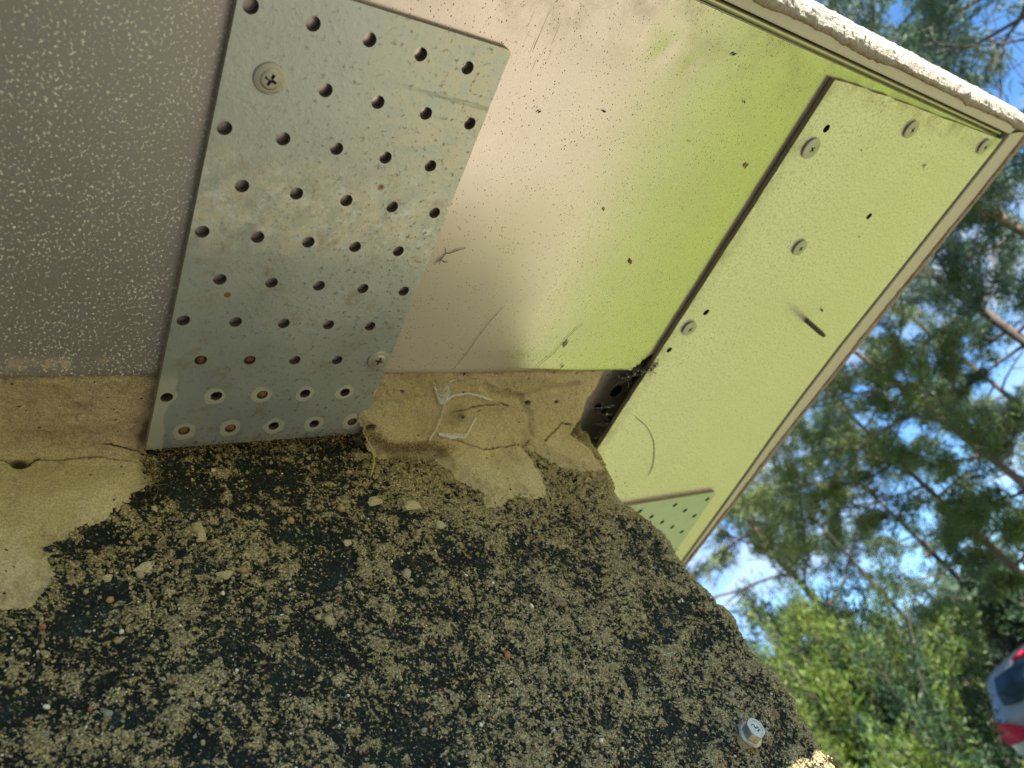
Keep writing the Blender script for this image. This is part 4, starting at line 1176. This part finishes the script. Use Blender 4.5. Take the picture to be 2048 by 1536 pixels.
def flake(x, y, z, r, seed, label, mat, cat='leaf scrap', name='leaf_scrap', el=1.6):
    rr = random.Random(seed); n = 11; V = []
    a0 = rr.uniform(0, 6.28)
    ring = []
    for i in range(n):
        a = 2 * math.pi * i / n; q = r * rr.uniform(0.45, 1.1)
        u, v = q * math.cos(a) * el, q * math.sin(a) * 0.7
        ring.append((x + u * math.cos(a0) - v * math.sin(a0), y + u * math.sin(a0) + v * math.cos(a0), z - 0.5 - 0.25 * abs(v) - rr.uniform(0, 0.25)))
    V = [P(*p) for p in ring] + [P(p[0], p[1], p[2] + 0.22) for p in ring] + [P(x, y, z - 0.75), P(x, y, z - 0.53)]
    Fc = []
    for i in range(n):
        j = (i + 1) % n
        Fc += [(i, j, 2 * n), (n + j, n + i, 2 * n + 1), (i, n + i, n + j, j)]
    return tag(mesh(name, V, Fc, mat, None, False, None, P(x, y, z)), label, cat)
flake(262.5, 9.6, 3.0, 1.5, 4, 'brown leaf scrap on the green sheet close to the joint', M['leaf_dry'])
flake(219.6, 74.0, 3.0, 1.5, 5, 'brown leaf scrap in the middle of the green sheet', M['leaf_dry'])
flake(206.0, 130.1, 3.0, 1.1, 6, 'narrow reddish leaf scrap low on the green sheet', M['leaf_dry'], el=2.6)
flake(212.9, 146.6, 3.0, 0.9, 7, 'tiny leaf scrap right above the edge of the green sheet', M['leaf_dry'], el=2.0)
for i, (x, y, r, w) in enumerate([(210.1, -36.9, 0.8, 'highest, beside the bead of the rim'), (234.4, -19.6, 0.6, 'under the bead near the joint'), (154.2, 2.5, 0.7, 'where beige turns to green'), (213.2, 5.2, 0.4, 'alone in the upper green part'), (182.4, 46.9, 0.55, 'in the middle of the green part'), (121.3, 9.6, 0.55, 'right of the plate corner')]):
    flake(x, y, 3.0, r, 20 + i, 'black speck on the metal sheet, ' + w, M['speck'], 'speck', 'dirt_speck', 1.8)
for i, (x, y, r, w) in enumerate([(405.8, 34.6, 0.7, 'below the drilled hole'), (419.2, -19.5, 1.1, 'under the two upper screws'), (345.4, -16.1, 0.7, 'near the upper left screw'), (427.0, 93.0, 1.5, 'beside the poking screw tip')]):
    flake(x, y, 0, r, 40 + i, 'dark speck of dirt on the pale strip, ' + w, M['speck'], 'speck', 'dirt_speck', 1.5)

# tiny spider on the mortar
spd = MB()
sx_, sy_, sz_ = 152.9, 176.6, -4.6
V, Fc = blob('s', (sx_, sy_, sz_), 0.8, None, None, 0.8, 3, 2); spd.add(to_world(V), Fc)
V, Fc = blob('s', (sx_ + 1.1, sy_ + 0.3, sz_ + 0.3), 0.5, None, None, 0.8, 4, 2); spd.add(to_world(V), Fc)
for i in range(8):
    a = (i % 4) * 0.6 - 0.9; sg = 1 if i < 4 else -1
    q = [(sx_ + 0.8, sy_, sz_), (sx_ + 0.8 + 1.5 * math.sin(a), sy_ - 0.9, sz_ + sg * 1.4 * math.cos(a)), (sx_ + 0.8 + 3.0 * math.sin(a), sy_ + 1.0, sz_ + sg * 2.6 * math.cos(a))]
    spd.tube([P(*p) for p in q], 0.09 * MM, 4)
o = spd.build('spider', M['twig'], None, True, P(sx_, sy_, sz_))
tag(o, 'tiny brown long legged spider on the mortar between the two cobwebs', 'spider')

#BACKGROUND
# ================================================================== BACKGROUND: trees, shrubs, car
def polar(az, D, z=0.0):
    a = math.radians(az)
    return (CAM.x + D * math.cos(a), CAM.y + D * math.sin(a), z)
def mat_needles(name, c0, c1):
    t = NT(name)
    n = t.noise(1.1, 3, 0.6); f = t.noise(9, 2, 0.6)
    col = t.mix(n, c0, c1)
    col = t.mix(t.range(f, 0.62, 0.75, 0, 0.5), col, (0.20, 0.15, 0.04))
    t.set(t.b.inputs['Subsurface Weight'], 0.0)
    tr = t.node('ShaderNodeBsdfTranslucent'); t.set(tr.inputs[0], col)
    mx = t.node('ShaderNodeMixShader'); mx.inputs[0].default_value = 0.30
    t.nt.links.new(t.b.outputs[0], mx.inputs[1]); t.nt.links.new(tr.outputs[0], mx.inputs[2])
    t.nt.links.new(mx.outputs[0], t.nt.nodes['Material Output'].inputs[0])
    return t.out(color=col, rough=0.55, spec=0.3)
NEED = [mat_needles('pine_needles', (0.092, 0.135, 0.042), (0.160, 0.190, 0.072)), mat_needles('blue_pine_needles', (0.044, 0.084, 0.062), (0.102, 0.146, 0.090)),
        mat_needles('bright_shrub_leaves', (0.052, 0.098, 0.013), (0.125, 0.165, 0.024)), mat_needles('deep_shrub_leaves', (0.016, 0.040, 0.020), (0.042, 0.076, 0.030))]
M['pine_bark'] = simple('orange_pine_bark', (0.135, 0.085, 0.060), 0.9, 0, 0.45, 14)
M['grey_bark'] = simple('grey_brown_bark', (0.070, 0.052, 0.040), 0.9, 0, 0.45, 14)

def tufts(pos, dirs, n, L, wd, spread, seed, jitter=0.05):
    """clusters of narrow leaf-sized triangles"""
    g = np.random.default_rng(seed)
    T = len(pos)
    b = np.repeat(pos, n, 0) + g.normal(0, jitter, (T * n, 3))
    d = np.repeat(dirs, n, 0) + g.normal(0, spread, (T * n, 3))
    d /= np.linalg.norm(d, axis=1, keepdims=True)
    side = np.cross(d, g.normal(0, 1, (T * n, 3))); side /= np.linalg.norm(side, axis=1, keepdims=True)
    l = L * g.uniform(0.6, 1.3, (T * n, 1)); w = wd * g.uniform(0.7, 1.3, (T * n, 1))
    V = np.stack([b - side * w * 0.5, b + d * l * 0.5 + side * w, b + d * l, b + d * l * 0.5 - side * w], 1).reshape(-1, 3)
    F_ = np.arange(len(V)).reshape(-1, 4)
    return V, F_

def pine(az, D, h, r, lo, spread, seed, label, mat=0, bark='pine_bark', lean=(0, 0), dens=1.0, twist=0.05, name='pine_tree', nb=26, dead=0.15, droop=0.0):
    g = np.random.default_rng(seed)
    base = np.array(polar(az, D))
    root = empty(name, tuple(base), label, 'pine tree', 'pine trees behind the slab')
    tp = []
    nseg = 10
    for i in range(nseg + 1):
        t = i / nseg
        tp.append(base + np.array([lean[0] * t * h + twist * h * 0.2 * math.sin(3 * t + seed), lean[1] * t * h + twist * h * 0.2 * math.sin(2.3 * t + 1.7 * seed), t * h]))
    tr = MB(); tr.tube(tp, [r * 0.75 * (1 - 0.85 * i / nseg) for i in range(nseg + 1)], 9)
    tr.build('trunk', M[bark], root, True)
    br = MB(); pos = []; dirs = []
    def at(t):
        k = min(int(t * nseg), nseg - 1); f = t * nseg - k
        return tp[k] * (1 - f) + tp[k + 1] * f
    for k in range(nb):
        t = lo + (1 - lo) * ((k + g.uniform(0, 1)) / nb)
        p = at(min(t, 0.995)); a = k * 2.4 + g.uniform(-0.5, 0.5)
        u = (t - lo) / (1 - lo)
        L = spread * (0.35 + 0.75 * math.sin(math.pi * min(1, 0.22 + 0.78 * (1 - u)))) * g.uniform(0.7, 1.15)
        bare = g.uniform() < dead
        up = g.uniform(-0.05, 0.45) - droop
        pts = [p]; d = np.array([math.cos(a), math.sin(a), up]); d /= np.linalg.norm(d)
        n = 7
        for i in range(n):
            d = d + g.normal(0, 0.16, 3) + np.array([0, 0, 0.07]); d /= np.linalg.norm(d)
            pts.append(pts[-1] + d * L / n)
        rb = r * 0.22 * (1 - 0.6 * u) + 0.004
        br.tube(pts, [rb * (1 - 0.85 * i / n) for i in range(n + 1)], 5, cap=False)
        for i in range(2, n + 1):
            for q in range(3):
                if g.uniform() < 0.12: continue
                dd = d + g.normal(0, 0.75, 3); dd /= np.linalg.norm(dd)
                l2 = L * g.uniform(0.14, 0.30)
                e = pts[i] + dd * l2
                br.tube([pts[i], (pts[i] + e) / 2 + g.normal(0, 0.02, 3), e], [rb * 0.35, rb * 0.25, 0.003], 3, cap=False)
                if bare: continue
                m = max(1, int(5.2 * dens))
                for w in range(m):
                    f = g.uniform(0.25, 1.05)
                    pos.append(pts[i] * (1 - f) + e * f + g.normal(0, 0.035, 3)); dirs.append(dd * 0.9 + np.array([0, 0, 0.25]))
    br.build('branches', M[bark], root, True)
    pos = np.array(pos); dirs = np.array(dirs)
    V, F_ = tufts(pos, dirs, 15, 0.10, 0.0065, 0.55, seed + 1, 0.035)
    mesh('crown', V, F_, NEED[mat], root)
    return root

pine(-6.5, 6.2, 7.8, 0.085, 0.22, 2.1, 11, 'dark pine with twisting bare branches at the top right', 1, 'grey_bark', dens=1.5, dead=0.25, nb=52)
pine(5.0, 7.6, 8.2, 0.10, 0.25, 1.6, 12, 'reddish trunked pine right beside the corner of the slab', 1, 'pine_bark', (0.03, 0.02), dens=1.3, nb=40)
pine(11.5, 9.6, 8.0, 0.11, 0.15, 1.5, 13, 'dense blue green pine behind the right rim', 1, 'grey_bark', dens=1.5, nb=44, dead=0.05)
pine(17.6, 9.0, 6.2, 0.085, 0.30, 1.35, 14, 'orange barked pine with open crown left of the dense pine', 0, 'pine_bark', (-0.02, 0.01), dens=1.1, nb=30)
pine(21.4, 10.5, 5.6, 0.085, 0.30, 1.2, 15, 'second orange barked pine, shorter, with sky behind', 0, 'pine_bark', dens=1.2, nb=28)
pine(28.6, 13.0, 6.6, 0.075, 0.60, 1.4, 16, 'slender bare stemmed pine with a small crown', 0, 'grey_bark', dens=1.3, nb=18, twist=0.01)
pine(32.5, 9.0, 5.2, 0.09, 0.25, 1.5, 17, 'yellow green pine showing under the long rim', 0, 'pine_bark', dens=1.3, nb=32)
pine(24.5, 14.5, 5.8, 0.11, 0.15, 1.6, 18, 'bushy pine farther back above the car', 1, 'grey_bark', dens=1.4, nb=34)
pine(14.0, 15.0, 7.4, 0.12, 0.10, 1.8, 19, 'tall pine farther back between two nearer pines', 0, 'grey_bark', dens=1.4, nb=40)

def shrub(az, D, h, w, seed, label, mat=2, n=900, leaf=(0.05, 0.0050), group='shrubs behind the pillar', name='shrub'):
    g = np.random.default_rng(seed)
    base = np.array(polar(az, D))
    root = empty(name, tuple(base), label, 'shrub', group)
    st = MB(); pos = []; dirs = []
    ns = 46
    for k in range(ns):
        a = g.uniform(0, 6.28); lean = g.uniform(0.05, 0.95) ** 0.7 * w / h * 0.85
        d = np.array([math.cos(a) * lean, math.sin(a) * lean, 1.0]); L = h * g.uniform(0.6, 1.02) / np.linalg.norm(d) * (1 + 0.2 * lean)
        d /= np.linalg.norm(d)
        pts = [base + np.array([g.normal(0, 0.06), g.normal(0, 0.06), 0.0])]
        for i in range(6):
            d = d + g.normal(0, 0.10, 3); d /= np.linalg.norm(d)
            pts.append(pts[-1] + d * L / 6)
        st.tube(pts, [0.016 * (1 - 0.13 * i) for i in range(7)], 4, cap=False)
        for i in range(n // ns):
            f = g.uniform(0.12, 1.0) * 6; j = min(5, int(f))
            p = pts[j] * (1 - (f - j)) + pts[j + 1] * (f - j)
            q = g.normal(0, 1, 3); q /= np.linalg.norm(q)
            pos.append(p + q * g.uniform(0.01, 0.13) * (1.15 - f / 6 * 0.8)); dirs.append(q * 0.55 + d * 0.9)
    st.build('stems', M['grey_bark'], root, True)
    V, F_ = tufts(np.array(pos), np.array(dirs), 18, leaf[0], leaf[1], 0.6, seed + 1, 0.035)
    mesh('foliage', V, F_, NEED[mat], root)
    return root
shrub(37.2, 6.4, 2.5, 1.1, 31, 'bright green bush right against the edge of the pillar', 2, 2600)
shrub(34.6, 7.6, 2.5, 0.80, 32, 'tall light green bush with upright shoots', 2, 2600)
shrub(35.5, 7.4, 2.9, 1.2, 33, 'tall green bush behind the bright one', 3, 2600)
shrub(34.2, 9.6, 2.2, 0.85, 34, 'dark green bush some way left of the car', 3, 2200)
shrub(36.0, 5.4, 1.25, 0.55, 35, 'low yellow green bush at the bottom of the view', 2, 1700)
shrub(26.5, 15.0, 2.5, 1.8, 36, 'wide olive bush behind the car', 0, 1500, (0.1, 0.022))
shrub(21.0, 14.0, 2.9, 1.7, 37, 'olive bush behind the roof of the car', 3, 1500, (0.1, 0.022))
shrub(31.0, 13.5, 2.9, 1.6, 38, 'olive bush farther back at the middle', 0, 1500, (0.1, 0.022))
for k, (az, D, h) in enumerate([(33.6, 6.6, 2.05), (35.4, 6.1, 1.75), (31.9, 7.4, 1.85), (34.9, 8.4, 2.75)]):
    shrub(az, D, h, 0.26, 60 + k, ['slim dark juniper spire in the middle of the bright bushes', 'short dark juniper spire nearest the edge of the pillar', 'slim dark juniper spire on the car side of the bright bushes', 'tallest dark juniper spire behind the bright bushes'][k], 3, 1900, (0.05, 0.007), 'dark juniper spires', 'juniper')
# far wood that reads as one mass
g = np.random.default_rng(99)
nt_ = 9000
fa = g.uniform(-12, 52, nt_); fD = g.uniform(24, 32, nt_)
top = 3.1 + 1.4 * vnoise(fa / 3.1, fa * 0, 0, 4) + 0.8 * vnoise(fa / 0.9, fa * 0, 0, 5)
fz = top * g.uniform(0.0, 1.0, nt_) ** 0.8
pp = np.stack([CAM.x + fD * np.cos(np.radians(fa)), CAM.y + fD * np.sin(np.radians(fa)), fz], 1)
dd = g.normal(0, 1, (nt_, 3)); dd[:, 2] = np.abs(dd[:, 2])
V, F_ = tufts(pp, dd, 9, 0.42, 0.06, 0.6, 98, 0.14)
fw = mesh('distant_woods', V, F_, NEED[3], None, False, None, (25.0, 12.0, 0.0))
tag(fw, 'far belt of dark woodland closing off the view', 'woods', kind='stuff')

# ---- the parked car
car_at = Vector(polar(24.9, 11.4))
fw_az = math.radians(17.0)
fx = Vector((math.cos(fw_az), math.sin(fw_az), 0)); rx = Vector((math.sin(fw_az), -math.cos(fw_az), 0))
car = empty('parked_car', tuple(car_at), 'silver grey hatchback seen from behind at the lower right', 'car')
def cp(x, y, z): return car_at + rx * x + fx * y + Vector((0, 0, z))      # x to the car's right, y forward
def mat_paint():
    t = NT('silver_grey_paint')
    return t.out(color=(0.30, 0.30, 0.315), metal=0.35, rough=0.32, coat=0.5)
M['paint'] = mat_paint()
tg = NT('dark_glass'); M['glass'] = tg.out(color=(0.022, 0.036, 0.040), rough=0.08, spec=0.7)
tr_ = NT('red_lamp'); M['lamp'] = tr_.out(color=(0.50, 0.014, 0.035), rough=0.45, spec=0.25, coat=0.0)
M['rubber'] = simple('black_rubber', (0.02, 0.02, 0.02), 0.8, 0, 0.2, 30)
M['alloy'] = simple('alloy_rim', (0.5, 0.5, 0.5), 0.35, 0.8, 0.1, 30)
M['chrome'] = simple('chrome', (0.75, 0.75, 0.77), 0.15, 1.0, 0.05, 30)
# body loft: stations along y with (half width, z) outlines; lower body then greenhouse
def station(y, zb, zbelt, zroof, wb, wbelt, wroof):
    pr = [(0.0, zb), (wb * 0.80, zb), (wb * 0.97, zb + 0.10), (wb, zb + 0.28), (wb * 0.995, (zb + zbelt) / 2 + 0.12), (wbelt * 0.985, zbelt - 0.05), (wbelt * 0.955, zbelt), (wroof + (wbelt - wroof) * 0.42, zbelt + (zroof - zbelt) * 0.52), (wroof * 1.0, zbelt + (zroof - zbelt) * 0.86), (wroof * 0.86, zbelt + (zroof - zbelt) * 0.975), (0.0, zroof)]
    full = [(x, z) for x, z in pr] + [(-x, z) for x, z in reversed(pr[1:-1])]
    return [cp(x, y, z) for x, z in full]
ST = [(0.00, 0.36, 0.88, 0.90, 0.80, 0.78, 0.66), (0.04, 0.30, 0.97, 1.00, 0.87, 0.84, 0.66), (0.14, 0.25, 1.00, 1.20, 0.90, 0.87, 0.66), (0.30, 0.23, 1.00, 1.385, 0.91, 0.88, 0.64), (0.44, 0.22, 1.00, 1.425, 0.91, 0.88, 0.64),
      (1.2, 0.2, 0.99, 1.47, 0.91, 0.88, 0.65), (2.0, 0.2, 0.97, 1.46, 0.91, 0.88, 0.65), (2.5, 0.2, 0.96, 1.33, 0.91, 0.88, 0.62), (3.05, 0.2, 0.95, 0.98, 0.91, 0.87, 0.70), (3.7, 0.22, 0.82, 0.86, 0.89, 0.82, 0.66), (4.1, 0.26, 0.66, 0.70, 0.80, 0.72, 0.55), (4.22, 0.34, 0.58, 0.60, 0.66, 0.6, 0.45)]
V = []; Fc = []
k = len(station(*ST[0]))
for s_ in ST: V += station(*s_)
for i in range(len(ST) - 1):
    for j in range(k): Fc.append((i * k + j, i * k + (j + 1) % k, (i + 1) * k + (j + 1) % k, (i + 1) * k + j))
Fc.append(tuple(range(k))); Fc.append(tuple((len(ST) - 1) * k + j for j in reversed(range(k))))
o = mesh('body', [tuple(v) for v in V], Fc, M['paint'], car, True); recalc(o)
md = o.modifiers.new('round', 'SUBSURF'); md.levels = 2; md.render_levels = 2
def slabq(name, pts, mat, parent, th=0.02, lift=(0, -1, 0.25), sub=False):
    """patch standing th proud of the body; pts in car coordinates"""
    lv = Vector(lift).normalized() * th
    a = [cp(*(Vector(p) + lv)) for p in pts]; b_ = [cp(*(Vector(p) - lv * 1.5)) for p in pts]
    n = len(pts)
    Fc = [tuple(range(n)), tuple(range(2 * n - 1, n - 1, -1))] + [(i, n + i, n + (i + 1) % n, (i + 1) % n) for i in range(n)]
    o = mesh(name, [tuple(v) for v in a + b_], Fc, mat, parent); recalc(o)
    bv = o.modifiers.new('soft', 'BEVEL'); bv.width = 0.012; bv.segments = 2
    return o
win = slabq('rear_window', [(-0.61, 0.045, 1.045), (-0.45, 0.022, 0.985), (0.45, 0.022, 0.985), (0.61, 0.045, 1.045), (0.585, 0.12, 1.18), (0.50, 0.225, 1.32), (-0.50, 0.225, 1.32), (-0.585, 0.12, 1.18)], M['glass'], car, 0.03)
slabq('brake_light', [(-0.20, 0.262, 1.345), (0.20, 0.262, 1.345), (0.19, 0.290, 1.385), (-0.19, 0.290, 1.385)], M['lamp'], car, 0.03)
for sg in (-1, 1):
    slabq('tail_light', [(sg * 0.86, 0.09, 0.985), (sg * 0.74, 0.0, 0.90), (sg * 0.55, -0.012, 0.735), (sg * 0.70, -0.01, 0.665), (sg * 0.85, 0.04, 0.69), (sg * 0.895, 0.13, 0.82)], M['lamp'], car, 0.06, (sg * 0.5, -1, 0.1))
    mr = blob('m', (0, 0, 0), 0.12, None, None, 0.6, 2, 2, (0.9, 0.75))
    mesh('door_mirror', [tuple(cp(sg * 1.0 + v[0], 2.0 + v[1], 0.93 + v[2])) for v in mr[0]], mr[1], M['chrome'], car, True)
    slabq('side_window', [(sg * 0.855, 0.75, 1.02), (sg * 0.855, 2.35, 0.99), (sg * 0.70, 2.0, 1.34), (sg * 0.70, 0.8, 1.36)], M['glass'], car, 0.02, (sg, 0, 0.4))
    for yy in (0.62, 3.35):
        wh = MB()
        ring = lambda r, x: [tuple(cp(sg * x, yy + r * math.cos(2 * math.pi * i / 28), 0.31 + r * math.sin(2 * math.pi * i / 28))) for i in range(28)]
        prf = [(0.20, 0.70), (0.29, 0.70), (0.31, 0.73), (0.31, 0.88), (0.29, 0.91), (0.20, 0.91)]
        V = []; Fc = []
        for r_, x_ in prf: V += ring(r_, x_)
        for i in range(len(prf) - 1):
            for j in range(28): Fc.append((i * 28 + j, i * 28 + (j + 1) % 28, (i + 1) * 28 + (j + 1) % 28, (i + 1) * 28 + j))
        wheel = mesh('wheel', V, Fc, M['rubber'], car, True)
        V = [tuple(cp(sg * 0.90, yy, 0.31))] + ring(0.20, 0.895)
        mesh('rim', V, [(0, 1 + j, 1 + (j + 1) % 28) for j in range(28)], M['alloy'], wheel)
slabq('bumper', [(-0.80, 0.0, 0.36), (0.80, 0.0, 0.36), (0.82, 0.0, 0.55), (-0.82, 0.0, 0.55)], M['paint'], car, 0.035, (0, -1, 0))
slabq('number_plate', [(-0.26, 0.0, 0.66), (0.26, 0.0, 0.66), (0.26, 0.0, 0.77), (-0.26, 0.0, 0.77)], M['chrome'], car, 0.03, (0, -1, 0))
an = MB(); an.tube([cp(0.0, 0.5, 1.43), cp(0.0, 0.40, 1.56), cp(0.0, 0.3, 1.70)], [0.008, 0.006, 0.004], 6)
an.build('antenna', M['rubber'], car)
